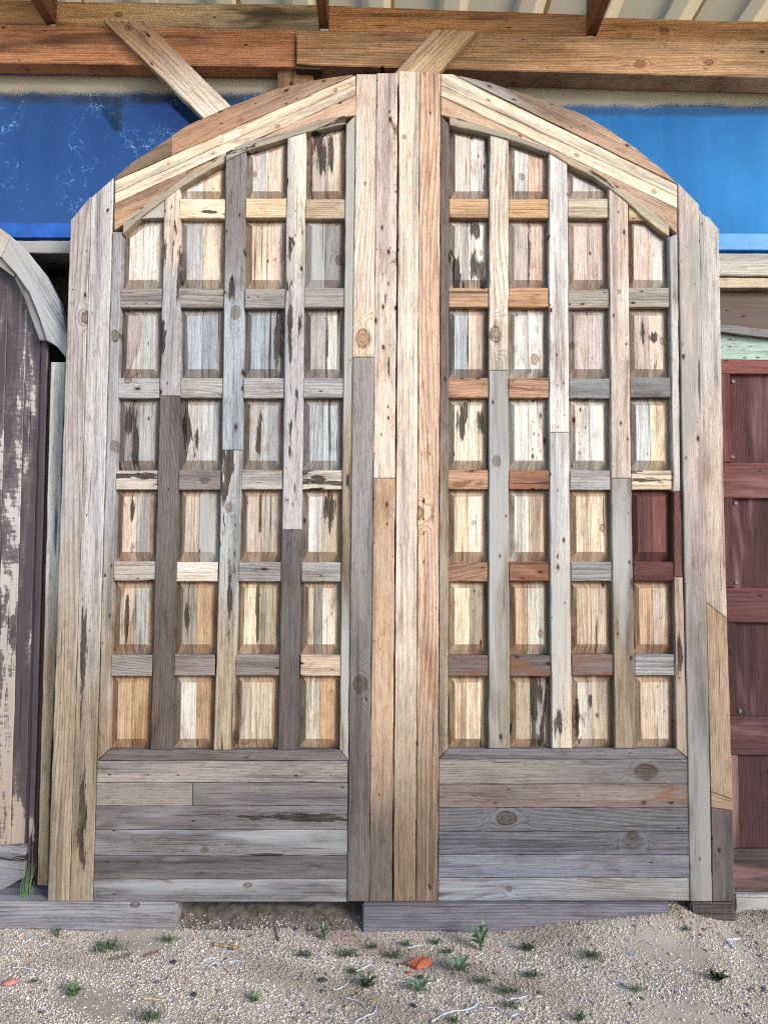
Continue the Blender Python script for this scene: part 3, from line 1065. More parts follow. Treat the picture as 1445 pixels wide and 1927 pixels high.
railL = [
    [None, d_('c', holes=.12, gouge=.1), d_((234, 200, 156), holes=.1), d_((204, 182, 154), gc=.8, grey=.1)],
    [d_((168, 158, 152), gc=1., wob=.2), d_((166, 156, 152), gc=1., wob=.2), d_((162, 158, 160), gc=.7), d_((164, 156, 154), gc=.4)],
    [d_('g', gc=.5), d_((184, 178, 176), gc=.9, wob=.2), d_((178, 174, 176), gc=.8, wob=.2), d_((180, 178, 182), gc=.7)],
    [d_((200, 190, 182), gouge=.26, crack=.2), d_('m', gc=.5, knot1=(0, .02, .012)), d_((190, 182, 180), gouge=.16, holes=.2), d_((208, 196, 182), gouge=.24, rust=.1)],
    [d_((190, 178, 172), gouge=.18, rust=.05), d_((220, 208, 200), gc=.4), d_((162, 158, 162), gouge=.18, gc=.9), d_('g', gc=.9, grey=.1)],
    [d_((158, 146, 146), gc=1., wob=.3), d_((152, 140, 140), gc=.9, wob=.3), d_((150, 136, 136), gc=.7), d_((206, 180, 156), gc=.7, holes=.12)],
]


def colx(cols, c, side, y):
    return lerp_x(cols[c][side], y)


def build_rails(cols, rails, parent):
    for (ya, yb), row in zip(RAIL, rails):
        for c in range(4):
            if row[c] is None:
                continue
            j = random.uniform(-1.2, 1.2)
            poly = [(colx(cols, c, 0, ya), ya + j), (colx(cols, c, 1, ya), ya + j), (colx(cols, c, 1, yb), yb + j), (colx(cols, c, 0, yb), yb + j)]
            k = dict(row[c])
            k.setdefault('holes', 0.08)
            k.setdefault('crack', 0.12)
            board('rail', poly, YRL, 0.034, parent, 'h', ymin=0.003, **k)


build_rails(colsL, railL, left)
# the cut-off rail stub under the arch
board('rail', [(266, 410), (311, 410), (311, 375), (300, 384)], YRL, 0.034, left, 'h', c1=(212, 184, 150), gc=0.5, grey=0.2)

# panels
OR = dict(old=.85, oldc=(168, 112, 62))
pl = [
    [None, [d_('w'), d_((240, 210, 176))], [d_((240, 226, 220), w=1.1, knot1=(0, -.04, .007)), d_((232, 212, 196), gc=1., wob=.2, rust=.06)], [d_((206, 186, 176), gouge=.2, crack=.2, w=1.1), d_((232, 208, 190), w=.9, gouge=.1)]],
    [[d_((236, 220, 212)), d_('w', gc=.8, freq=60)], [d_((196, 196, 204), grey=.2), d_((236, 212, 194), gc=.7)], [d_((244, 218, 184), w=1.1), d_('p', holes=.12)], [d_((182, 184, 192), grey=.3, crack=.16), d_((160, 158, 166), gc=.9, wob=.25, knot1=(.03, -.05, .009))]],
    [[d_((198, 184, 180), gc=1., wob=.2, freq=60), d_((186, 190, 194), gc=.6, wob=.2)], [d_((182, 192, 206)), d_((164, 174, 190))], [d_((168, 182, 200)), d_((164, 172, 184), gouge=.14)], [d_((190, 190, 196), w=1.2), d_('w', crack=.2, gouge=.1)]],
    [[d_((164, 156, 160), gouge=.2, crack=.18), d_((180, 180, 186), crack=.12)], [d_((196, 188, 186), gouge=.2), d_((196, 200, 206))], [d_((188, 184, 180), gouge=.14), d_((196, 198, 202))], [d_((178, 184, 194), gc=.8, wob=.3), d_((190, 200, 212))]],
    [[d_((222, 204, 188), rust=.16), d_((186, 182, 176), crack=.12)], [d_((206, 188, 174)), d_((166, 160, 156), grey=.3, gouge=.1)], [d_((206, 188, 174), crack=.14), d_((190, 178, 166))], [d_((230, 224, 220)), d_((200, 178, 150), gouge=.2, rust=.12)]],
    [[d_((204, 186, 164), rust=.18), d_((178, 176, 170))], [d_((182, 168, 150), gouge=.18), d_((200, 164, 126))], [d_((232, 208, 178)), d_((188, 174, 150), gc=.9, gouge=.1)], [d_((206, 186, 164), w=.8), d_((150, 144, 138), w=.5), d_((228, 214, 200), w=1.2)]],
    [[d_((200, 164, 124), rust=.1), d_((196, 158, 114))], [d_((214, 208, 200), w=1.2), d_((192, 154, 118), rust=.16, gouge=.1)], [d_((204, 188, 166), gc=.8, wob=.25), d_((206, 188, 156), gc=.9)], [d_((206, 194, 170)), d_((206, 166, 118))]],
]


def row_edges(r):
    top = None if r == 0 else RAIL[r - 1][1]
    bot = 1411 if r == 6 else RAIL[r][0]
    return top, bot


def build_panels(cols, tbl, mb, parent, flip, odd=None):
    for r in range(7):
        top, bot = row_edges(r)
        for c in range(4):
            pk = tbl[r][c]
            if pk is None:
                continue
            yt = top if top else 300
            xl_b, xr_b = colx(cols, c, 0, bot), colx(cols, c, 1, bot)
            xl_t, xr_t = colx(cols, c, 0, yt), colx(cols, c, 1, yt)
            corner = (c == 0 and not flip) or (c == 3 and flip)
            if r == 0:
                poly = [(xl_t, cy(mb, xl_t)), (xr_t, cy(mb, xr_t)), (xr_b, bot), (xl_b, bot)]
            elif r == 1 and corner and not flip:
                poly = [(xl_t, 440), (267, top), (xr_t, top), (xr_b, bot), (xl_b, bot)]
            elif r == 1 and corner and flip:
                poly = [(xl_t, top), (1219, top), (xr_t, 446), (xr_b, bot), (xl_b, bot)]
            else:
                poly = [(xl_t, top), (xr_t, top), (xr_b, bot), (xl_b, bot)]
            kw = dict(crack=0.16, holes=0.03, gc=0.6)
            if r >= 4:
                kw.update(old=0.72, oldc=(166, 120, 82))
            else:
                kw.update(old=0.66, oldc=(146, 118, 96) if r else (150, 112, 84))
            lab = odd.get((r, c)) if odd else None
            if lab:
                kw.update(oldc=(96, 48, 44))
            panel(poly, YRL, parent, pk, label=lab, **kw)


build_panels(colsL, pl, MB_L, left, False)

# bottom frame rail and base planks
board('bottom_rail', [(205, 1411), (639, 1411), (655, 1432), (184, 1432)], YM, 0.045, left, 'h', c1=(122, 112, 116), gc=0.7, wob=0.15, crack=0.12)
YL = [1432, 1473, 1517, 1562, 1611, 1655, 1698]
LX = lambda y: lerp_x(LBC, y)
RX = lambda y: lerp_x(LSD, y)


def base_plank(a, b, x0, x1, parent, **kw):
    f0 = x0 if callable(x0) else (lambda y: x0)
    f1 = x1 if callable(x1) else (lambda y: x1)
    for q in ('c1', 'c2'):
        if q in kw and not isinstance(kw[q], str):
            a_ = sum(kw[q]) / 3
            kw[q] = tuple((a_ + (v - a_) * 0.8) * 1.02 for v in kw[q])
    return board('base_plank', [(f0(a), a), (f1(a), a), (f1(b), b), (f0(b), b)], 0.003, 0.045, parent, 'h', ymin=0.003, **kw)


GR = dict(greyc=(156, 157, 166))
base_plank(1432, 1473, LX, RX, left, c1=(166, 150, 144), c2=(154, 142, 142), gc=0.6, holes=0.05, rust=0.07, freq=90)
base_plank(1473, 1517, LX, 362, left, c1=(150, 136, 130), gc=0.6, rust=0.1, grey=0.1, **GR)
base_plank(1473, 1517, 362, RX, left, c1=(132, 124, 130), gc=0.5, rust=0.1, holes=0.08)
base_plank(1517, 1562, LX, RX, left, c1=(118, 108, 118), c2=(126, 118, 126), gc=0.3, rust=0.1, gouge=0.12, grey=0.05, **GR)
base_plank(1562, 1611, LX, RX, left, c1=(130, 130, 142), gc=0.9, freq=130, rust=0.06, grey=0.12, knot1=(0.02, -0.05, 0.008), **GR)
base_plank(1611, 1655, LX, RX, left, c1=(118, 111, 116), c2=(112, 106, 112), gc=0.4, rust=0.1, grey=0.08, **GR)
base_plank(1655, 1698, LX, RX, left, c1=(120, 119, 132), gc=0.7, rust=0.13, wob=0.2, grey=0.12, knot1=(-0.02, 0.1, 0.01), **GR)

# ---------- right leaf
rightl = empty('door_leaf', P(1060, 1697, 0.03))
tag(rightl, 'arched reclaimed wood door leaf with one maroon painted panel and slate-grey knotty lower planks', 'door leaf', 'pair of arched reclaimed wood door leaves')
RF = [(133, 750.6), (900, 745.4), (1697, 739.6)]
RFG = [(135, 789), (900, 785), (1697, 782)]
RGH = [(138, 828.5), (480, 829), (900, 826.5), (1428, 825), (1697, 824)]
RHP = [(232, 845), (480, 844), (900, 842), (1408, 843)]
R4P = [(446, 1259), (700, 1262), (900, 1265.5), (1408, 1272)]
RPI = [(437, 1274.5), (900, 1279), (1428, 1294), (1697, 1298)]
RIJ = [(384, 1315), (900, 1321), (1400, 1334), (1697, 1339.5)]
RJ = [(431, 1352), (900, 1361), (1400, 1375.5), (1697, 1382)]
seam('stile', (RF, RFG), 134, 1697, rightl, top=(133, 134), c1=(140, 116, 92), c2=(232, 212, 196), split=0.22, soft=0.2, gc=0.4, holes=0.03, knot1=(0.0, 1.1, 0.007), crack=0.06)
seam('stile', (RFG, RGH), 136, 1697, rightl, top=(135, 138), c1=(132, 110, 90), c2=(228, 190, 160), split=0.22, soft=0.18, gc=0.95, wob=0.16, freq=60, holes=0.03, rust=0.03, knot1=(-0.03, 0.05, 0.014))
seam('frame_strip', (RGH, RHP), 217, 1428, rightl, Y=YM, top=(215, 233), bottom=(1428, 1409), th=0.045, c1=(166, 146, 122), c2=(124, 108, 104), split=0.45, soft=0.12, gc=0.4, holes=0.06, grey=0.12)
for (ya_, yb_, t_, b_, cc1, cc2, kk) in ((446, 925, (446, 438), None, (204, 192, 188), (208, 202, 202), dict(grey=0.1)),
                                        (925, 1086, None, None, (122, 78, 70), (120, 72, 66), dict(rust=0.2, crack=0.14)),
                                        (1086, 1428, None, (1409, 1428), (176, 152, 130), (182, 160, 142), dict(grey=0.12, gouge=0.08))):
    seam('frame_strip', (R4P, RPI), ya_, yb_, rightl, Y=YM, top=t_, bottom=b_, th=0.045, c1=cc1, c2=cc2, gc=0.4, **kk)
RIt = [(345, 1274.5), (437, 1274.5), (900, 1279), (1428, 1294), (1697, 1298)]
seam('stile', (RIt, RIJ), 346, 1697, rightl, top=(343, 385), c1=(116, 110, 112), c2=(206, 184, 176), split=0.42, soft=0.25, gc=0.4, grey=0.22, greyc=(150, 147, 146), rust=0.09, holes=0.06)
board('stile', [(1315.5, 394), (1321, 402), (1326, 406), (1332, 407), (1352, 431), (1361, 900), (1367.5, 1165), (1327.5, 1134), (1321, 900)], 0.0, DT, rightl, 'v',
      c1=(208, 186, 170), c2=(202, 194, 194), gc=0.7, freq=150, wob=0.03, holes=0.04)
board('stile', [(1327.5, 1134), (1367.5, 1165), (1378, 1505), (1336.5, 1490)], 0.0, DT, rightl, 'v', c1=(176, 150, 124), c2=(188, 158, 130), gc=1.0, freq=150, wob=0.03)
board('stile', [(1336.5, 1490), (1378, 1505), (1378.5, 1526), (1337, 1520)], 0.001, DT, rightl, R(-18), c1=(172, 140, 110), gc=0.6)
board('stile', [(1337, 1520), (1378.5, 1526), (1382, 1697), (1339.5, 1697)], 0.0, DT, rightl, 'v', c1=(112, 102, 104), gc=0.7, freq=150, wob=0.03)

ARC_R = [(829, 137), (875, 144), (923, 155), (983, 175), (1048, 196), (1093, 213), (1148, 245), (1198, 280), (1248, 320), (1274.5, 346)]
KLr = lambda x: 140 + (x - 850) * (348 - 140) / (1274 - 850) if x > 850 else 139
L12r = lambda x: 160 + (x - 829) * (370 - 160) / (1274 - 829)
L23r = lambda x: 180 + (x - 829) * (393 - 180) / (1274 - 829)
MT_R = [(829, 212), (846, 217), (900, 232), (960, 250), (1034, 279), (1062, 292), (1116, 320), (1166, 352), (1208, 380), (1249, 413), (1274, 438)]
MB_R = [(845, 235), (919, 252), (958, 263), (1032, 287), (1068, 309), (1118, 334), (1145, 353), (1181, 382), (1220, 417), (1259, 446)]
arr = -math.atan2(208, 424)
arch_piece('arch_segment', lambda x: cy(ARC_R, x), KLr, [856, 875, 923, 983, 1048, 1093, 1148, 1198, 1248, 1274], rightl, grain=arr, c1=(176, 144, 122), c2=(206, 166, 136), gc=0.7, rust=0.1, holes=0.24, grey=0.12)
arch_piece('arch_plank', lambda x: KLr(x) if x > 852 else 138.5, L12r, [829, 852, 900, 1000, 1100, 1200, 1274], rightl, grain=arr, c1=(244, 224, 196), gc=0.3, crack=0.04, holes=0.02, knot1=(0.0, -0.3, 0.006))
arch_piece('arch_plank', L12r, L23r, [829, 940, 1050, 1160, 1274], rightl, grain=arr, c1=(240, 218, 190), gc=0.4, crack=0.03, knot1=(0.002, 0.08, 0.006), knot2=(0.0, 0.41, 0.007))
arch_piece('arch_plank', L23r, lambda x: cy(MT_R, x) + 4, [829, 846, 900, 960, 1034, 1062, 1116, 1166, 1208, 1249, 1274], rightl, grain=arr, c1=(222, 186, 152), c2=(206, 170, 142), gc=0.6, holes=0.12, rust=0.06)
arch_piece('arch_moulding', lambda x: cy(MT_R, x), lambda x: cy(MB_R, x), [845, 880, 919, 958, 1000, 1032], rightl, Y=YM - 0.006, th=0.05, grain=R(-17), **MS)
arch_piece('arch_moulding', lambda x: cy(MT_R, x), lambda x: cy(MB_R, x), [1032, 1068, 1095, 1118, 1145, 1181, 1220, 1259], rightl, Y=YM - 0.005, th=0.05, grain=R(-35), **MS)

W1 = ([(250, 921), (600, 920), (900, 919), (1409, 919)], [(250, 956.5), (600, 956), (900, 956.5), (1409, 959)])
W2 = ([(290, 1033), (800, 1033), (900, 1035), (1409, 1038)], [(290, 1067), (800, 1070), (900, 1072), (1409, 1076)])
W3 = ([(360, 1145), (600, 1146), (890, 1149.5), (1000, 1151), (1409, 1156.5)], [(360, 1181), (600, 1182), (890, 1187), (1000, 1189), (1409, 1196)])
seam('mullion', W1, 255, 697, rightl, Y=YM, th=0.04, top=(251, 263), c1=(196, 182, 168), c2=(234, 216, 200), split=0.12, soft=0.12, gc=0.85, wob=0.16, freq=60, knot1=(0.0, -0.3, 0.021))
seam('mullion', W1, 697, 1409, rightl, Y=YM, th=0.04, c1=(150, 136, 120), c2=(160, 152, 146), gc=0.3, grey=0.25, holes=0.04, knot1=(-0.01, 0.35, 0.011))
seam('mullion', W2, 290, 814, rightl, Y=YM, th=0.04, top=(287, 308), c1=(222, 214, 214), c2=(226, 220, 220), gc=0.35, holes=0.16, crack=0.1)
seam('mullion', W2, 814, 1409, rightl, Y=YM, th=0.04, c1=(206, 190, 170), c2=(204, 204, 210), split=0.6, soft=0.25, gc=0.5, holes=0.08, grey=0.2)
seam('mullion', W3, 360, 900, rightl, Y=YM, th=0.04, top=(353, 382), c1=(204, 184, 172), c2=(226, 204, 192), gc=0.4, holes=0.1, knot1=(0.0, 0.17, 0.006))
seam('mullion', W3, 900, 1409, rightl, Y=YM, th=0.04, c1=(160, 138, 108), c2=(156, 144, 138), split=0.5, soft=0.3, gc=0.3, grey=0.15, rust=0.1, holes=0.05)
colsR = [(RHP, W1[0]), (W1[1], W2[0]), (W2[1], W3[0]), (W3[1], R4P)]
RU = dict(gc=.9, wob=.25, crack=.16)
railR = [
    [d_((214, 170, 118), rust=.06, gc=.7), d_((216, 170, 116), rust=.12, gc=.7), d_((206, 190, 164), holes=.15), None],
    [d_((204, 160, 118), rust=.08, gc=.7), d_((208, 156, 104), rust=.14), d_((176, 166, 156), holes=.18, gc=.8), d_((178, 170, 160), holes=.22, gc=.7)],
    [d_((206, 156, 118), rust=.24, **RU), d_((198, 150, 116), rust=.24, **RU), d_((150, 152, 158), holes=.1), d_((140, 138, 144), gc=.6, holes=.1)],
    [d_((204, 156, 118), rust=.24, **RU), d_((180, 122, 88), rust=.24, **RU), d_((176, 172, 176), holes=.16), d_((226, 204, 178), gouge=.18)],
    [d_((178, 132, 106), rust=.24, **RU), d_((176, 118, 86), rust=.24, **RU), d_((150, 150, 158), gc=.9), d_((118, 66, 60), gc=.4, crack=.05)],
    [d_((126, 108, 106), rust=.26), d_((128, 112, 112), rust=.28), d_((134, 114, 110), rust=.32), d_((170, 170, 178), gc=1., holes=.14)],
]
build_rails(colsR, railR, rightl)
board('rail', [(1182, 385), (1193, 393), (1217, 415), (1182, 415)], YRL, 0.034, rightl, 'h', c1=(226, 196, 156), gc=0.6, holes=0.1)

MR = dict(gc=.25, crack=.06, holes=.02)
pr = [
    [[d_((228, 208, 200), w=1.1), d_((226, 222, 222), holes=.1)], [d_((238, 230, 226), knot1=(0, -.02, .008)), d_((226, 192, 172), rust=.14)], [d_((232, 226, 228), w=1.2, gc=.9, freq=150), d_((228, 212, 204))], None],
    [[d_((222, 212, 200), gouge=.22), d_((238, 230, 222), gouge=.2, knot1=(.01, .02, .006))], [d_((206, 190, 184), grey=.2, crack=.14), d_((220, 192, 178), crack=.12)], [d_((222, 200, 190), gc=.6), d_((206, 184, 176))], [d_((150, 120, 106), w=.35), d_((222, 202, 192)), d_((230, 224, 224), w=.9)]],
    [[d_((196, 208, 220), crack=.12), d_((226, 202, 186), rust=.16)], [d_((230, 226, 224)), d_((236, 230, 226), knot1=(0, -.07, .010))], [d_((212, 192, 184), knot1=(-.01, -.01, .008)), d_((204, 194, 192))], [d_((206, 186, 178), gouge=.12), d_((226, 206, 190), gouge=.13, knot1=(.01, .01, .010))]],
    [[d_((232, 218, 196), gouge=.2), d_((238, 222, 196), gouge=.14)], [d_((232, 228, 224)), d_((236, 228, 220), holes=.42)], [d_((232, 224, 220), holes=.3, rust=.07), d_((234, 228, 222), crack=.12)], [d_((206, 212, 218)), d_((242, 222, 190))]],
    [[d_((240, 212, 176), gc=.6), d_((240, 228, 212), knot1=(-.005, .01, .006))], [d_((236, 226, 212)), d_((226, 196, 168), gc=.9, wob=.2)], [d_((238, 212, 178), gc=.9, wob=.2), d_((240, 214, 180), knot1=(.012, -.01, .008))], [d_((124, 70, 66), **MR), d_((142, 86, 78), **MR)]],
    [[d_((236, 216, 188), w=1.2), d_((178, 164, 142))], [d_((214, 176, 136)), d_((212, 204, 192), w=1.2, knot1=(.012, -.06, .009))], [d_((206, 178, 148), gc=1., freq=70), d_((214, 190, 166), gc=.8)], [d_((212, 172, 134), gc=.9), d_((212, 190, 170))]],
    [[d_((220, 192, 152), gc=.8, holes=.12), d_((238, 212, 176), w=.6), d_((236, 210, 176), w=.6)], [d_((186, 166, 140), gouge=.24), d_((180, 170, 158), gouge=.22)], [d_((214, 200, 188), gouge=.18, rust=.16), d_((204, 186, 160))], [d_((208, 186, 160)), d_((210, 192, 174), holes=.2, rust=.08)]],
]
build_panels(colsR, pr, MB_R, rightl, True, {(4, 3): 'maroon painted panel'})

board('bottom_rail', [(843, 1409), (1272, 1409), (1293.5, 1429), (825, 1429)], YM, 0.045, rightl, 'h', c1=(124, 120, 130), gc=0.4, grey=0.15, **GR)
YR_ = [1429, 1476, 1520, 1565, 1609, 1652, 1696]
LX = lambda y: lerp_x(RGH, y)
RX = lambda y: lerp_x(RPI, y)
base_plank(1429, 1476, LX, RX, rightl, c1=(150, 136, 130), c2=(122, 118, 126), gc=0.6, freq=90, knot1=(0.0, 0.31, 0.026))
base_plank(1476, 1520, LX, RX, rightl, c1=(138, 118, 116), c2=(150, 128, 122), gc=0.6, rust=0.13, holes=0.14)
base_plank(1520, 1565, LX, RX, rightl, c1=(114, 114, 128), gc=1.0, wob=0.25, freq=70, knot1=(0.0, -0.215, 0.024), **GR)
base_plank(1565, 1609, LX, RX, rightl, c1=(112, 114, 132), gc=1.0, wob=0.25, freq=70, knot1=(-0.02, 0.25, 0.018), **GR)
base_plank(1609, 1652, LX, RX, rightl, c1=(126, 132, 160), gc=0.7, wob=0.12, crack=0.14, grey=0.1, **GR)
base_plank(1652, 1696, LX, RX, rightl, c1=(138, 146, 168), c2=(150, 148, 152), gc=0.9, wob=0.2, crack=0.14, grey=0.1, knot1=(0.0, -0.2, 0.008), **GR)

# backing sheets inside each leaf, behind the panels
for lf, pts in ((left, [(236, 452), (660, 452), (650, 1420), (215, 1420)]), (rightl, [(835, 452), (1262, 452), (1276, 1420), (835, 1420)])):
    board('backing_board', pts, 0.0625, 0.004, lf, 'v', mat=DARK)
board('backing_board', [(345, 345), (425, 300), (540, 256), (655, 230), (655, 451), (236, 451), (236, 438)], 0.0625, 0.004, left, 'v', mat=DARK)
board('backing_board', [(840, 230), (960, 262), (1060, 302), (1181, 382), (1255, 445), (1255, 451), (840, 451)], 0.0625, 0.004, rightl, 'v', mat=DARK)

# knots and rotten slots seen on single boards, looked up by where they lie on the door
def inside(pts, x, z):
    r = False
    n = len(pts)
    for i in range(n):
        (xa, za), (xb, zb) = pts[i], pts[(i + 1) % n]
        if (za > z) != (zb > z) and x < (xb - xa) * (z - za) / (zb - za) + xa:
            r = not r
    return r


def find(px, py):
    best = None
    for o, pts, cx_, cz_, Y, a, b in BOARDS:
        if o.data.materials[0] is not WOOD or Y > 0.04:
            continue
        p = P(px, py, Y)
        x, z = p.x - cx_, p.z - cz_
        if inside(pts, x, z) and (best is None or Y < best[1]):
            best = (o, Y, x * b[0] + z * b[1], x * a[0] + z * a[1])
    return best


SLOTS = [(157, 1235, 6, 105), (156, 1545, 8, 78), (565, 1538, 8, 95), (337, 520, 6, 62), (311, 470, 4, 26), (546, 600, 5, 26), (564, 615, 5, 26),
         (546, 650, 5, 44), (562, 765, 5, 34), (524, 640, 8, 62), (614, 640, 4, 46), (257, 835, 9, 62), (243, 790, 9, 34), (352, 815, 6, 42),
         (370, 832, 3, 22), (487, 820, 6, 46), (490, 960, 3, 42), (622, 960, 9, 36), (353, 1165, 6, 26), (486, 1150, 5, 62), (622, 290, 7, 40),
         (606, 300, 10, 34), (891, 500, 9, 30), (906, 520, 8, 38), (893, 430, 12, 22), (995, 470, 4, 62), (880, 640, 3, 42), (1208, 622, 5, 30),
         (870, 790, 7, 38), (905, 795, 7, 22), (1003, 1300, 17, 46), (997, 1370, 6, 32), (1085, 1350, 5, 42), (1278, 1230, 6, 40), (250, 960, 4, 30),
         (240, 1160, 4, 40), (437, 545, 8, 26), (433, 1130, 5, 70), (560, 330, 5, 30), (566, 390, 7, 26), (725, 560, 3, 22), (731, 690, 3, 24),
         (1230, 634, 9, 9), (1190, 1100, 4, 14), (1050, 1360, 10, 26), (345, 800, 4, 20), (500, 1610, 3, 30), (395, 398, 5, 16), (280, 895, 6, 26),
         (655, 905, 4, 16), (600, 903, 8, 14), (1240, 905, 4, 16)]
KNOTS = [(162, 597, 9), (443, 588, 10), (430, 955, 7), (683, 637, 14), (933, 629, 12), (934, 868, 8), (1006, 676, 8), (892, 984, 4), (1133, 994, 6),
         (760, 258, 5), (788, 965, 10), (1215, 1453, 15), (953, 1540, 13), (1190, 1574, 10), (678, 1288, 13), (385, 1600, 5), (638, 490, 7),
         (982, 333, 5), (480, 328, 4), (905, 476, 4), (217, 632, 8), (215, 840, 8), (1077, 650, 5), (1017, 1192, 6), (405, 300, 4), (242, 716, 6)]
used = {}
for (px_, py_, hw, hl) in SLOTS:
    r_ = find(px_, py_)
    if r_ is None:
        continue
    o, Y, u_, w_ = r_
    k = used.get((o.name, 'g'), 0) + 1
    if k > 3:
        continue
    used[(o.name, 'g')] = k
    o['g%d' % k] = [u_, w_, hw * 0.002]
    o['g%dl' % k] = hl * 0.002
for (px_, py_, r) in KNOTS:
    r_ = find(px_, py_)
    if r_ is None:
        continue
    o, Y, u_, w_ = r_
    k = used.get((o.name, 'k'), 0) + 1
    if k > 2:
        continue
    used[(o.name, 'k')] = k
    o['knot%d' % k] = [u_, w_, r * 0.0018]

# ================================================================== timbers under the leaves
BLK = dict(gc=0.9, greyc=(150, 152, 168))


def timber(name, x0, x1, label, ztop, zbot, y0, y1, c1, **kw):
    t = empty(name, ((x0 + x1) / 2, (y0 + y1) / 2, zbot))
    tag(t, label, 'timber', 'timbers the doors stand on')
    # body
    bm = bmesh.new()
    bmesh.ops.create_cube(bm, size=1.0, matrix=Matrix.Diagonal((x1 - x0, y1 - y0, ztop - zbot, 1)))
    bmesh.ops.subdivide_edges(bm, edges=[e for e in bm.edges if abs((e.verts[0].co - e.verts[1].co).x) > 0.1], cuts=14)
    bmesh.ops.bevel(bm, geom=[e for e in bm.edges if e.calc_face_angle(0) > 1.0], offset=0.006, segments=2, affect='EDGES')
    for v_ in bm.verts:
        if v_.co.z < (ztop - zbot) * 0.3:
            v_.co.z += random.uniform(-0.002, 0.002)
        v_.co.y += random.uniform(-0.0015, 0.0015)
    me = bpy.data.meshes.new('beam_body')
    bm.to_mesh(me)
    bm.free()
    va = np.array([q.co[:] for q in me.vertices])
    set_attrs(me, np.stack([va[:, 2] + va[:, 1], va[:, 0], va[:, 1] * 0.2], 1), (va[:, 0] - va[:, 0].min()) / (x1 - x0), [0.0] * len(me.polygons))
    o = link('beam_body', me, WOOD, t, ((x0 + x1) / 2, (y0 + y1) / 2, (ztop + zbot) / 2))
    props(o, c1=c1, **kw)
    return t


zt = ZB - 0.0015
timber('bearer_timber', P(-420, 1700, 0).x, P(333, 1700, -0.014).x, 'grey weathered bearer timber with two knots, running on under the dark peeling door', zt, -0.02, -0.014, 0.16,
       (142, 142, 158), gc=0.9, grey=0.15, greyc=(160, 158, 164), freq=70, wob=0.08, knot1=(0.01, 0.28, 0.015), knot2=(-0.03, 0.58, 0.013))
timber('bearer_timber', P(682, 1700, 0).x, P(1258, 1700, 0).x, 'dark bearer timber half buried in gravel under the meeting door stiles', zt, -0.02, -0.016, 0.09,
       (128, 126, 146), gc=0.8, grey=0.12, greyc=(90, 86, 100), freq=80, wob=0.06)
# little foot block under the far corner
bl = timber('packing_block', P(1300, 1700, 0).x, P(1385, 1700, 0).x, 'small packing block under the outer stile beside the concrete kerb', zt, -0.02, 0.004, 0.07, (96, 86, 84), gc=0.5)

# ================================================================== dark arched door on one side
arch = empty('arched_door', P(40, 1680, 0.10))
tag(arch, 'old arched plank door with dark peeling paint and pale grey curved trim', 'door')
edges = [-330, -255, -180, -105, -40, 18, 52, 78, 104]
ARCH_IN = [(-330, 452), (-200, 418), (-100, 408), (0, 500), (30, 535), (60, 610), (75, 680), (104, 760)]
for i in range(len(edges) - 1):
    a, b = edges[i], edges[i + 1]
    sh = lambda x, y: x - (y - 500) * 0.030 if x > 0 else x - (y - 500) * 0.030
    tops = cy(ARCH_IN, a) - 40, cy(ARCH_IN, b) - 40
    board('plank', [(sh(a, 500), tops[0]), (sh(b, 500), tops[1]), (sh(b, 1640), 1655 - (i % 3) * 4), (sh(a, 1640), 1655 - (i % 3) * 4)], 0.115, 0.03, arch, 'v', mat=PEEL,
          peel=[0.1, 0.12, 0.1, 0.12, 0.14, 0.20, 0.15, 0.02][i], ymin=0.004)
# half round bead
board('bead', [(78, 640), (92, 640), (61, 1660), (50, 1660)], 0.10, 0.02, arch, 'v', mat=PEEL, peel=0.12, cham=0.005)
# pale upright strip
board('casing', [(96, 681), (124, 681), (116, 900), (109, 1180), (95, 1450), (90, 1668), (70, 1666), (84, 1180), (91, 880)], 0.072, 0.02, arch, 'v', c1=(186, 160, 122), c2=(206, 204, 200), split=0.5, soft=0.12, gc=0.5, holes=0.08, freq=150)
# bottom weatherboard
board('weatherboard', [(-330, 1612), (50, 1590), (46, 1652), (0, 1678), (-330, 1688)], 0.085, 0.02, arch, R(-6), c1=(140, 140, 156), gc=0.6, gouge=0.2, grey=0.15)
# curved trim: outer and inner ring segments
OUT = [(-60, 398), (0, 428), (45, 465), (85, 515), (112, 565), (128, 630), (125, 672)]
MID = [(-60, 440), (0, 484), (30, 515), (55, 550), (75, 600), (88, 640), (107, 668)]
INN = [(-60, 472), (0, 502), (20, 525), (42, 565), (58, 610), (72, 640)]


def strip_piece(name, o_, i_, Y, th, ang, **kw):
    return board(name, o_ + i_[::-1], Y, th, arch, ang, jit=0.001, **kw)


TR = dict(gc=0.5, grey=0.15, crack=0.12, holes=0.05)
strip_piece('trim_segment', [(-60, 398), (0, 428), (20, 443)], [(-60, 440), (-8, 478), (2, 484)], 0.066, 0.03, R(-35), c1=(196, 182, 170), **TR)
strip_piece('trim_segment', [(20, 443), (45, 465), (85, 515), (112, 565), (128, 630), (125, 674)], [(2, 484), (30, 515), (55, 550), (75, 600), (88, 641), (107, 652)], 0.066, 0.03, R(-58), c1=(168, 174, 190), **TR)
strip_piece('trim_segment', [(-60, 441), (2, 485), (38, 511)], [(-60, 472), (0, 502), (26, 521)], 0.078, 0.025, R(-35), c1=(182, 166, 146), **TR)
strip_piece('trim_segment', [(38, 512), (55, 548), (75, 600), (91, 641)], [(26, 522), (44, 556), (60, 602), (74, 641)], 0.078, 0.025, R(-64), c1=(140, 138, 150), **TR)

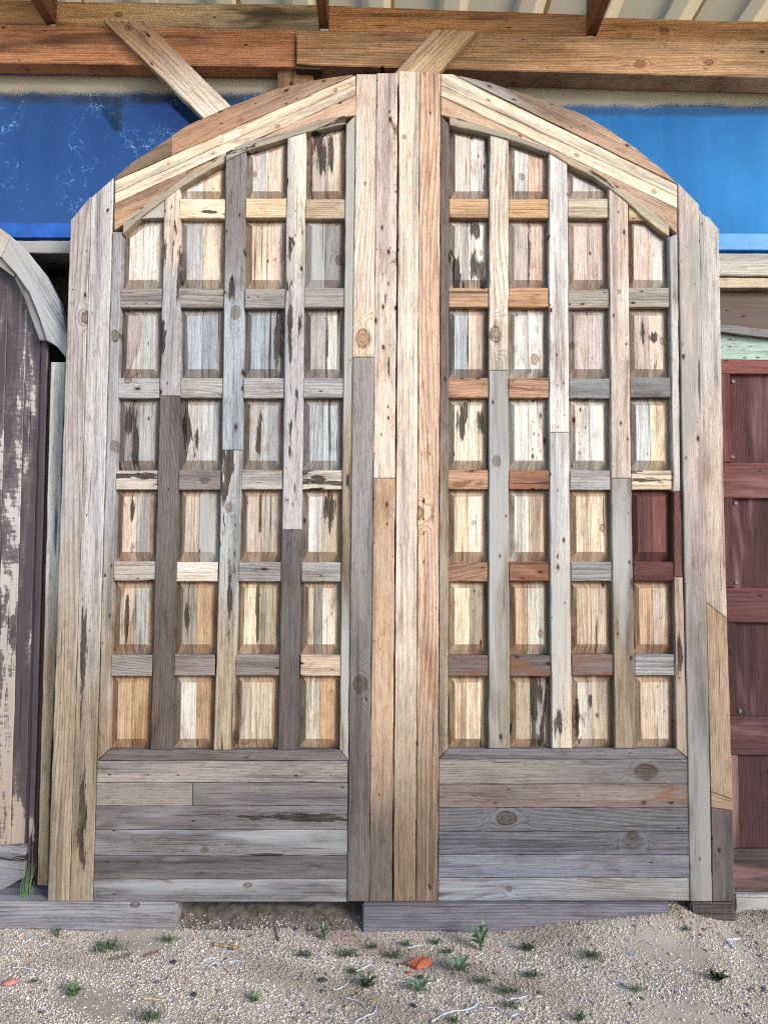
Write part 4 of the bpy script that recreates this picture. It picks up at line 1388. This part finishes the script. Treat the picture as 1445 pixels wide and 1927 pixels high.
# ================================================================== maroon panelled door on the other side
red = empty('panelled_door', P(1600, 1685, 0.10))
tag(red, 'maroon stained panelled door with broad rails, leaning behind the pale stile', 'door')
XL = lambda y: 1352 + (y - 675) * 0.0215
RC = dict(gc=0.5, crack=0.08, holes=0.02, grey=0.14, greyc=(158, 112, 112))
rl = [(675, 703), (870, 937), (1106, 1172), (1348, 1421), (1597, 1678)]
x2 = 1850
for i, (a, b) in enumerate(rl):
    cc = [(150, 82, 74), (134, 74, 72), (118, 66, 68), (100, 60, 66), (90, 72, 70)][i]
    board('rail', [(XL(a), a + (0)), (x2, a + 4), (x2, b + 4), (XL(b), b)], 0.10, 0.035, red, 'h', c1=cc, freq=60, **RC)
for i in range(4):
    a, b = rl[i][1], rl[i + 1][0]
    for (xa, xb, yy) in ((XL(a) - 6, XL(a) + 20, 0.103), (1600, 1650, 0.103), (1810, x2, 0.103)):
        board('stile', [(xa, a), (xb, a), (xb + (b - a) * .02, b), (xa + (b - a) * .02, b)], yy, 0.03, red, 'v', c1=[(122, 64, 60), (104, 56, 56), (94, 52, 56), (84, 56, 56)][i], **RC)
    for (xa, xb) in ((XL(a) + 18, 1602), (1648, 1812)):
        board('panel', [(xa, a - 3), (xb, a - 3), (xb + 3, b + 3), (xa + 3, b + 3)], 0.122, 0.012, red, 'v', c1=[(108, 58, 56), (98, 56, 60), (94, 54, 60), (90, 50, 58)][i], gc=0.9, crack=0.14, holes=0.02, freq=90, grey=0.1, greyc=(150, 104, 108))
screwm = flat_material('screw_metal', (0.12, 0.10, 0.095), 0.5, 0.5, 0.4, 40)
for (x, y) in ((1378, 718), (1377, 860), (1383, 947), (1384, 1096), (1391, 1338)):
    p = P(x, y, 0.121)
    bm = bmesh.new()
    bmesh.ops.create_cone(bm, cap_ends=True, segments=14, radius1=0.009, radius2=0.006, depth=0.005, matrix=Matrix.Rotation(R(90), 4, 'X'))
    bmesh.ops.create_cube(bm, size=1, matrix=Matrix.Translation((0, -0.003, 0)) @ Matrix.Rotation(R(x * 7), 4, 'Y') @ Matrix.Diagonal((0.011, 0.002, 0.002, 1)))
    me = bpy.data.meshes.new('screw')
    bm.to_mesh(me)
    bm.free()
    link('screw', me, screwm, red, (p.x, 0.119, p.z))

# concrete kerb under the maroon door
kerbm = flat_material('concrete', (0.25, 0.235, 0.22), 0.9, 0.2, 0.35, 9, 0.6)
a = P(1395, 1700, 0.02)
bm = bmesh.new()
kz = P(1420, 1679, 0.10).z - 0.001
bmesh.ops.create_cube(bm, size=1.0, matrix=Matrix.Diagonal((1.6, 0.30, kz + 0.05, 1)))
bmesh.ops.subdivide_edges(bm, edges=list(bm.edges), cuts=5, use_grid_fill=True)
bmesh.ops.bevel(bm, geom=[e for e in bm.edges if e.calc_face_angle(0) > 1.0], offset=0.008, segments=2, affect='EDGES')
for v_ in bm.verts:
    v_.co += Vector((random.uniform(-1, 1), random.uniform(-1, 1), random.uniform(-1, 0))) * 0.002
me = bpy.data.meshes.new('concrete_kerb')
bm.to_mesh(me)
bm.free()
kb = link('concrete_kerb', me, kerbm, None, (a.x + 0.8, 0.225, (kz - 0.05) / 2))
tag(kb, 'low grey concrete kerb beneath the maroon panelled door', 'kerb')

# ================================================================== small things on the gravel
def leaf_material(name, c):
    t = NT(name)
    tc = t.n('ShaderNodeTexCoord')
    n = t.noise(tc.outputs['Object'], 60, 3)
    cc = t.mix(n, tuple(q * 0.6 for q in c), tuple(min(1, q * 1.4) for q in c))
    b = t.bsdf(cc, 0.55, 0.35)
    return t.m


LEAF = leaf_material('weed_leaf', (0.075, 0.125, 0.045))
LEAF2 = leaf_material('dark_weed_leaf', (0.05, 0.072, 0.032))
LEAFG = leaf_material('grey_weed_leaf', (0.10, 0.15, 0.085))


def leaf(v, f, base, ang, L, w, rise, curl, lobes, rs):
    n = 6
    i0 = len(v)
    dx, dy = math.cos(ang), math.sin(ang)
    for i in range(n + 1):
        t = i / n
        r = L * t
        z = rise * L * math.sin(min(1.0, t * 1.1) * math.pi * 0.55) - curl * L * t * t
        ww = w * (math.sin(math.pi * (t ** 0.75)) * 0.9 + 0.1) * (1.0 if t < 1 else 0.05)
        if lobes and i % 2 == 1:
            ww *= 1.7
        elif lobes:
            ww *= 0.6
        c = base + Vector((dx * r, dy * r, z))
        v.append((c.x - dy * ww, c.y + dx * ww, c.z + ww * 0.35))
        v.append((c.x, c.y, c.z))
        v.append((c.x + dy * ww, c.y - dx * ww, c.z + ww * 0.35))
    for i in range(n):
        q = i0 + i * 3
        f.append((q, q + 3, q + 4, q + 1))
        f.append((q + 1, q + 4, q + 5, q + 2))


def weed(px, py, kind, size, label, mat=None, seed=0):
    rs = random.Random(seed * 7 + int(px))
    p = PG(px, py, 0.0)
    p = PG(px, py, ground_z(p.x, p.y))
    z0 = ground_z(p.x, p.y)
    root = empty('weed', (p.x, p.y, z0 - 0.004))
    tag(root, label, 'weed', 'weeds growing in the gravel')
    groups = []
    if kind == 'rosette':
        n = rs.randint(9, 11)
        for i in range(n):
            groups.append((Vector((0, 0, 0.004)), i * 2 * math.pi / n + rs.uniform(-.2, .2), size * rs.uniform(.7, 1.1), size * .13, rs.uniform(.3, .75), rs.uniform(0, .15), False))
    elif kind == 'bushy':
        for i in range(34):
            groups.append((Vector((rs.uniform(-.25, .25) * size, rs.uniform(-.25, .25) * size, rs.uniform(0, .25) * size)), rs.uniform(0, 6.283), size * rs.uniform(.4, .85), size * .09, rs.uniform(.5, 1.1), rs.uniform(0, .3), True))
    elif kind == 'upright':
        for i in range(22):
            groups.append((Vector((rs.uniform(-.12, .12) * size, rs.uniform(-.12, .12) * size, rs.uniform(0, .75) * size)), rs.uniform(0, 6.283), size * rs.uniform(.35, .6), size * .08, rs.uniform(.5, 1.3), rs.uniform(0, .3), False))
    else:   # low tuft
        for i in range(60):
            groups.append((Vector((rs.gauss(0, .45) * size, rs.gauss(0, .25) * size, 0.002)), rs.uniform(0, 6.283), size * rs.uniform(.2, .45), size * .04, rs.uniform(.6, 1.6), 0.0, rs.random() < .5))
    if kind in ('rosette', 'bushy'):
        half = groups
        k = 0
        for g_ in half:
            v, f = [], []
            leaf(v, f, *g_, rs)
            me = bpy.data.meshes.new('leaf')
            me.from_pydata(v, [], f)
            me.polygons.foreach_set('use_smooth', [True] * len(f))
            link('leaf', me, mat or LEAF, root, (p.x, p.y, z0))
    else:
        v, f = [], []
        for g_ in groups:
            leaf(v, f, *g_, rs)
        me = bpy.data.meshes.new('foliage')
        me.from_pydata(v, [], f)
        me.polygons.foreach_set('use_smooth', [True] * len(f))
        link('foliage', me, mat or LEAF2, root, (p.x, p.y, z0))
    if kind == 'upright':
        bm = bmesh.new()
        bmesh.ops.create_cone(bm, cap_ends=True, segments=6, radius1=0.003, radius2=0.0015, depth=size * .85, matrix=Matrix.Translation((0, 0, size * .42)))
        me = bpy.data.meshes.new('stem')
        bm.to_mesh(me)
        bm.free()
        link('stem', me, LEAF2, root, (p.x, p.y, z0 - 0.003))
    return root


weed(140, 1875, 'bushy', 0.040, 'bright green bushy weed with lobed leaves near the smooth red stone', LEAF, 1)
weed(863, 1830, 'rosette', 0.062, 'star-shaped rosette weed with long pale green leaves beside the brick shard', LEAFG, 2)
weed(788, 1868, 'rosette', 0.058, 'star-shaped rosette weed with bent twine across it', LEAFG, 3)
weed(690, 1858, 'bushy', 0.042, 'dark feathery weed tuft with white twine looped over it', LEAF2, 4)
weed(905, 1788, 'upright', 0.085, 'tallest dark green leafy weed, close to the half-buried timber', LEAFG, 5)
weed(992, 1790, 'bushy', 0.038, 'small broad-leaved weed just below the slate-grey lower planks', LEAF2, 6)
weed(1350, 1846, 'bushy', 0.044, 'dark spreading weed with a straw beside it, below the outer stile', LEAF2, 7)
weed(744, 1803, 'tuft', 0.040, 'low mossy grass tuft between the brick shard and the door gap', LEAF2, 8)
weed(655, 1800, 'tuft', 0.045, 'sparse low green tuft in front of the dark gap under the door', LEAF2, 9)
weed(612, 1770, 'upright', 0.045, 'little upright seedling at the mouth of the dark gap', LEAFG, 10)
weed(480, 1885, 'bushy', 0.028, 'small yellow-green weed alone on open grit', LEAF, 11)
weed(200, 1790, 'tuft', 0.06, 'patchy low greenery along the knotty bearer timber', LEAF2, 12)
weed(110, 1765, 'upright', 0.035, 'tiny seedling at the foot of the knotty bearer timber', LEAF, 13)
weed(950, 1870, 'tuft', 0.045, 'thin olive tuft beside a pale twine loop', LEAF2, 14)
weed(1195, 1862, 'tuft', 0.028, 'thin green tuft next to a short twine piece on open grit', LEAF, 15)
weed(1290, 1742, 'tuft', 0.022, 'tiny green sprig beside the packing block', LEAF, 16)
weed(285, 1920, 'tuft', 0.05, 'dull olive tuft on bare brown soil', LEAF2, 17)
weed(855, 1925, 'bushy', 0.025, 'small green weed touched by a long straight twine piece', LEAF, 18)
weed(1090, 1922, 'bushy', 0.03, 'ragged green weed at the edge of a grit patch', LEAF2, 19)

for i_, (x_, y_, k_, z_, l_) in enumerate([
        (575, 1800, 'tuft', 0.035, 'faint olive tuft between the thick stick and the little upright seedling'),
        (700, 1786, 'tuft', 0.032, 'low green tuft at the end of the half-buried timber'),
        (765, 1782, 'bushy', 0.022, 'small leafy sprout touching the half-buried timber'),
        (820, 1778, 'bushy', 0.024, 'small leafy sprout between the brick shard and the tallest weed'),
        (840, 1795, 'tuft', 0.030, 'mossy patch above the star-shaped rosette beside the brick shard'),
        (665, 1832, 'tuft', 0.030, 'mossy patch just above the dark feathery weed'),
        (1000, 1840, 'tuft', 0.036, 'olive moss patch below the small broad-leaved weed'),
        (905, 1850, 'tuft', 0.030, 'sparse moss patch beside the pale star-shaped rosette'),
        (315, 1772, 'tuft', 0.035, 'green fringe at the cut end of the knotty bearer timber'),
        (65, 1850, 'tuft', 0.020, 'tiny green sprig beside the smooth reddish stone'),
        (1110, 1800, 'tuft', 0.045, 'brownish moss patch on the gravel mound'),
        (960, 1895, 'tuft', 0.030, 'moss patch inside the large hooked twine loop')]):
    weed(x_, y_, k_, z_, l_, LEAF2 if k_ == 'tuft' else LEAF, 40 + i_)

# grass growing at the foot of the dark door
rs = random.Random(5)
gp = P(50, 1690, 0.05)
v, f = [], []
for i in range(26):
    x, y = rs.gauss(0, .012), rs.gauss(0, .012)
    h = rs.uniform(.05, .13)
    bx_, by_ = rs.gauss(0, .015), rs.gauss(0, .01)
    i0 = len(v)
    for k in range(4):
        t = k / 3
        w = 0.0016 * (1 - t * .9)
        v += [(x + bx_ * t * t - w, y + by_ * t * t, h * t), (x + bx_ * t * t + w, y + by_ * t * t, h * t)]
    for k in range(3):
        q = i0 + k * 2
        f.append((q, q + 1, q + 3, q + 2))
me = bpy.data.meshes.new('grass_tuft')
me.from_pydata(v, [], f)
tag(link('grass_tuft', me, LEAF, None, (gp.x, 0.045, ZB - 0.003)), 'tuft of thin green grass at the foot of the peeling dark door', 'grass')

# brick shard and red stone
brickm = flat_material('broken_brick', (0.34, 0.095, 0.05), 0.9, 0.15, 0.35, 30, 0.7)


def lump(name, px, py, dims, rot, mat, label, cat, jit, seed, cuts=3, sink=0.3, rnd=False):
    rs = random.Random(seed)
    p = PG(px, py, 0.0)
    z0 = ground_z(p.x, p.y)
    p = PG(px, py, z0)
    bm = bmesh.new()
    if rnd:
        bmesh.ops.create_icosphere(bm, subdivisions=3, radius=0.5)
    else:
        bmesh.ops.create_cube(bm, size=1.0)
        bmesh.ops.subdivide_edges(bm, edges=list(bm.edges), cuts=cuts, use_grid_fill=True)
    for v_ in bm.verts:
        c = v_.co
        if not rnd and c.x > 0.3:
            c.x -= (c.y + 0.5) * 0.22
        if not rnd and c.x < -0.3:
            c.x += (0.5 - c.y) * 0.2
        v_.co = Vector((c.x * dims[0], c.y * dims[1], c.z * dims[2])) + Vector((rs.gauss(0, 1), rs.gauss(0, 1), rs.gauss(0, 1))) * jit
    me = bpy.data.meshes.new(name)
    bm.to_mesh(me)
    bm.free()
    o = link(name, me, mat, None, (p.x, p.y, z0 + dims[2] * (0.5 - sink)))
    o.rotation_euler = rot
    tag(o, label, cat)
    return o


lump('brick_shard', 790, 1818, (0.078, 0.034, 0.026), (R(8), R(-10), R(28)), brickm, 'flat orange-red brick shard lying on the grit', 'brick shard', 0.0016, 3)
lump('brick_shard', 769, 1832, (0.018, 0.010, 0.010), (0.1, 0, R(20)), brickm, 'tiny chip broken off the orange-red brick shard', 'brick shard', 0.001, 4, 2)
stone = flat_material('red_stone', (0.30, 0.13, 0.10), 0.7, 0.3, 0.3, 40, 0.3)
lump('smooth_stone', 19, 1852, (0.050, 0.026, 0.020), (0, 0, R(25)), stone, 'smooth reddish-brown oval stone', 'stone', 0.0006, 5, rnd=True)
coal = flat_material('black_stone', (0.035, 0.032, 0.038), 0.8, 0.3, 0.4, 40, 0.6)
for i, (x, y, s, l) in enumerate([(607, 1847, .020, 'black stone on open grit below the dark gap'), (791, 1842, .018, 'black stone touching the twine-crossed rosette weed'),
                                  (778, 1895, .016, 'black stone below the twine-crossed rosette weed'), (327, 1812, .016, 'dark grey stone on grit below the knotty bearer timber'),
                                  (750, 1817, .012, 'small black stone next to the brick shard'), (365, 1873, .014, 'small dark stone on open grit between two weeds')]):
    lump('dark_stone', x, y, (s * 1.4, s, s * .8), (0, 0, i), coal, l, 'stone', 0.0007, 20 + i, rnd=True)


def stick(px0, py0, px1, py1, r, label, c):
    a = PG(px0, py0, 0)
    b = PG(px1, py1, 0)
    rs = random.Random(int(px0))
    v, f = [], []
    N = 8
    for i in range(N + 1):
        t = i / N
        q = a.lerp(b, t)
        z = max(ground_z(q.x, q.y), 0) + r * 0.8
        rr = r * (0.75 + 0.25 * math.sin(i * 2.1)) * (1 if 0 < i < N else 0.5)
        d = (b - a).normalized()
        s = Vector((-d.y, d.x, 0))
        off = s * rs.gauss(0, r * .3)
        for k in range(6):
            an = k * math.pi / 3
            w = q + off + s * math.cos(an) * rr + Vector((0, 0, z - q.z + math.sin(an) * rr))
            v.append(tuple(w - a))
    for i in range(N):
        for k in range(6):
            f.append((i * 6 + k, i * 6 + (k + 1) % 6, (i + 1) * 6 + (k + 1) % 6, (i + 1) * 6 + k))
    f += [tuple(range(5, -1, -1)), tuple(range(N * 6, N * 6 + 6))]
    me = bpy.data.meshes.new('stick')
    me.from_pydata(v, [], f)
    tag(link('stick', me, flat_material('stick_wood', c, 0.85, 0.2, 0.4, 60), None, a), label, 'stick', 'sticks lying on the gravel')


stick(399, 1780, 449, 1789, 0.008, 'thick brown stick on the grit before the dark gap', (0.26, 0.17, 0.09))
stick(208, 1808, 250, 1796, 0.005, 'thin dark stick below the knotty bearer timber', (0.13, 0.08, 0.07))
stick(268, 1803, 300, 1794, 0.005, 'reddish splinter near the end of the knotty bearer timber', (0.16, 0.07, 0.06))
stick(268, 1880, 312, 1884, 0.004, 'pale straw-coloured stick on bare soil', (0.40, 0.30, 0.18))
stick(515, 1745, 523, 1776, 0.004, 'dark twig pointing into the gap under the door', (0.08, 0.06, 0.05))

# bits of frayed white-and-blue twine
tw = NT('frayed_twine')
tA = tw.attr('gn', 'GEOMETRY')
band = tw.step(tw.math('FRACT', tw.math('MULTIPLY', tA, tw.attr('turns'))), 0.35, 0.6)
tw.bsdf(tw.mix(band, (0.50, 0.52, 0.55), (0.24, 0.32, 0.46)), 0.6, 0.3)


def twine(pts, label, r=0.0016, lift=0.002):
    w = []
    for x, y in pts:
        p = PG(x, y, 0)
        p = PG(x, y, ground_z(p.x, p.y))
        w.append(Vector((p.x, p.y, ground_z(p.x, p.y) + r + lift)))
    # catmull-rom
    q = [w[0]] + w + [w[-1]]
    path = []
    for i in range(1, len(q) - 2):
        for k in range(8):
            t = k / 8
            path.append(0.5 * ((2 * q[i]) + (-q[i - 1] + q[i + 1]) * t + (2 * q[i - 1] - 5 * q[i] + 4 * q[i + 1] - q[i + 2]) * t * t + (-q[i - 1] + 3 * q[i] - 3 * q[i + 1] + q[i + 2]) * t ** 3))
    path.append(w[-1])
    o0 = path[0]
    v, f, gn_ = [], [], []
    L = 0
    for i, p in enumerate(path):
        if i:
            L += (p - path[i - 1]).length
        d = (path[min(i + 1, len(path) - 1)] - path[max(i - 1, 0)]).normalized()
        s = Vector((-d.y, d.x, 0))
        if s.length < 1e-6: s = Vector((1, 0, 0))
        s.normalize()
        n2 = d.cross(s)
        for k in range(5):
            an = k * 2 * math.pi / 5 + i * 0.9
            rr = r * (1.0 + 0.35 * math.sin(i * 1.7 + k))
            c = p + s * math.cos(an) * rr + n2 * math.sin(an) * rr
            v.append(tuple(c - o0))
            gn_.append(L + k * 0.0012)
    for i in range(len(path) - 1):
        for k in range(5):
            f.append((i * 5 + k, i * 5 + (k + 1) % 5, (i + 1) * 5 + (k + 1) % 5, (i + 1) * 5 + k))
    f += [(4, 3, 2, 1, 0), tuple(range(len(path) * 5 - 5, len(path) * 5))]
    me = bpy.data.meshes.new('twine_scrap')
    me.from_pydata(v, [], f)
    a = me.attributes.new('gn', 'FLOAT', 'POINT')
    a.data.foreach_set('value', np.array(gn_, dtype=np.float32))
    o = link('twine_scrap', me, tw.m, None, o0)
    o['turns'] = 130.0
    tag(o, label, 'twine', 'scraps of twine on the gravel')


G = 'short scrap of frayed white and blue twine lying on open gravel'
twine([(30, 1832), (25, 1824), (40, 1823), (66, 1826)], 'bent scrap of twisted twine above the smooth reddish stone')
twine([(55, 1757), (62, 1763), (73, 1774)], 'straight pale twine scrap before the knotty bearer timber')
twine([(42, 1778), (50, 1774), (57, 1769)], G)
twine([(76, 1782), (84, 1779), (92, 1777)], G)
twine([(382, 1750), (388, 1758), (396, 1764)], 'curled twine scrap at the mouth of the dark gap')
twine([(415, 1778), (417, 1788), (432, 1792), (445, 1797)], 'twine scrap crossing under the thick brown stick')
twine([(382, 1812), (392, 1806), (408, 1804)], G)
twine([(392, 1822), (402, 1815), (413, 1813)], G)
twine([(430, 1812), (445, 1810), (458, 1812)], G)
twine([(670, 1836), (690, 1827), (700, 1822), (710, 1834), (716, 1846)], 'looped twine scrap draped over the dark feathery weed', lift=0.012)
twine([(627, 1864), (640, 1862), (655, 1852)], G)
twine([(651, 1880), (668, 1884), (680, 1890), (690, 1901)], 'long wavy twine scrap below the dark feathery weed')
twine([(670, 1924), (690, 1914), (704, 1908), (710, 1895)], 'hooked twine scrap low on the open gravel')
twine([(735, 1828), (742, 1834), (748, 1839)], G)
twine([(770, 1848), (782, 1856), (800, 1860), (809, 1858)], 'bent twine scrap lying over the star-shaped rosette weed', lift=0.014)
twine([(768, 1786), (780, 1783), (796, 1780)], G)
twine([(828, 1766), (833, 1772), (838, 1776)], G)
twine([(832, 1789), (842, 1792), (850, 1794)], G)
twine([(812, 1926), (830, 1914), (850, 1906), (880, 1902), (898, 1893)], 'long straight white twine piece running past a small green weed', 0.0020)
twine([(916, 1899), (932, 1898), (945, 1905), (960, 1912)], 'curving twine scrap beside the long straight twine piece')
twine([(955, 1900), (953, 1888), (962, 1882), (980, 1880), (992, 1876)], 'large hooked twine loop beside the thin olive tuft', 0.0020)
twine([(962, 1916), (975, 1910), (988, 1922)], G, 0.0020)
twine([(1170, 1780), (1180, 1788), (1196, 1797)], 'frayed twine pair on grit before the slate-grey planks')
twine([(1172, 1788), (1184, 1793), (1192, 1800)], 'frayed twine pair on grit before the slate-grey planks')
twine([(1216, 1755), (1222, 1760), (1230, 1766)], G)
twine([(1234, 1802), (1246, 1810), (1260, 1816)], G)
twine([(1152, 1842), (1164, 1844), (1178, 1845)], G)
twine([(1366, 1770), (1374, 1780), (1382, 1788)], 'crossed blue twine scraps below the concrete kerb', 0.0032)
twine([(1368, 1768), (1378, 1767), (1391, 1763)], 'crossed blue twine scraps below the concrete kerb', 0.0032)
twine([(1398, 1787), (1408, 1791), (1420, 1795)], G)
twine([(1084, 1880), (1092, 1886), (1096, 1878)], G)
twine([(1282, 1835), (1290, 1836), (1293, 1836)], G)
twine([(1293, 1862), (1299, 1860), (1303, 1863)], G)
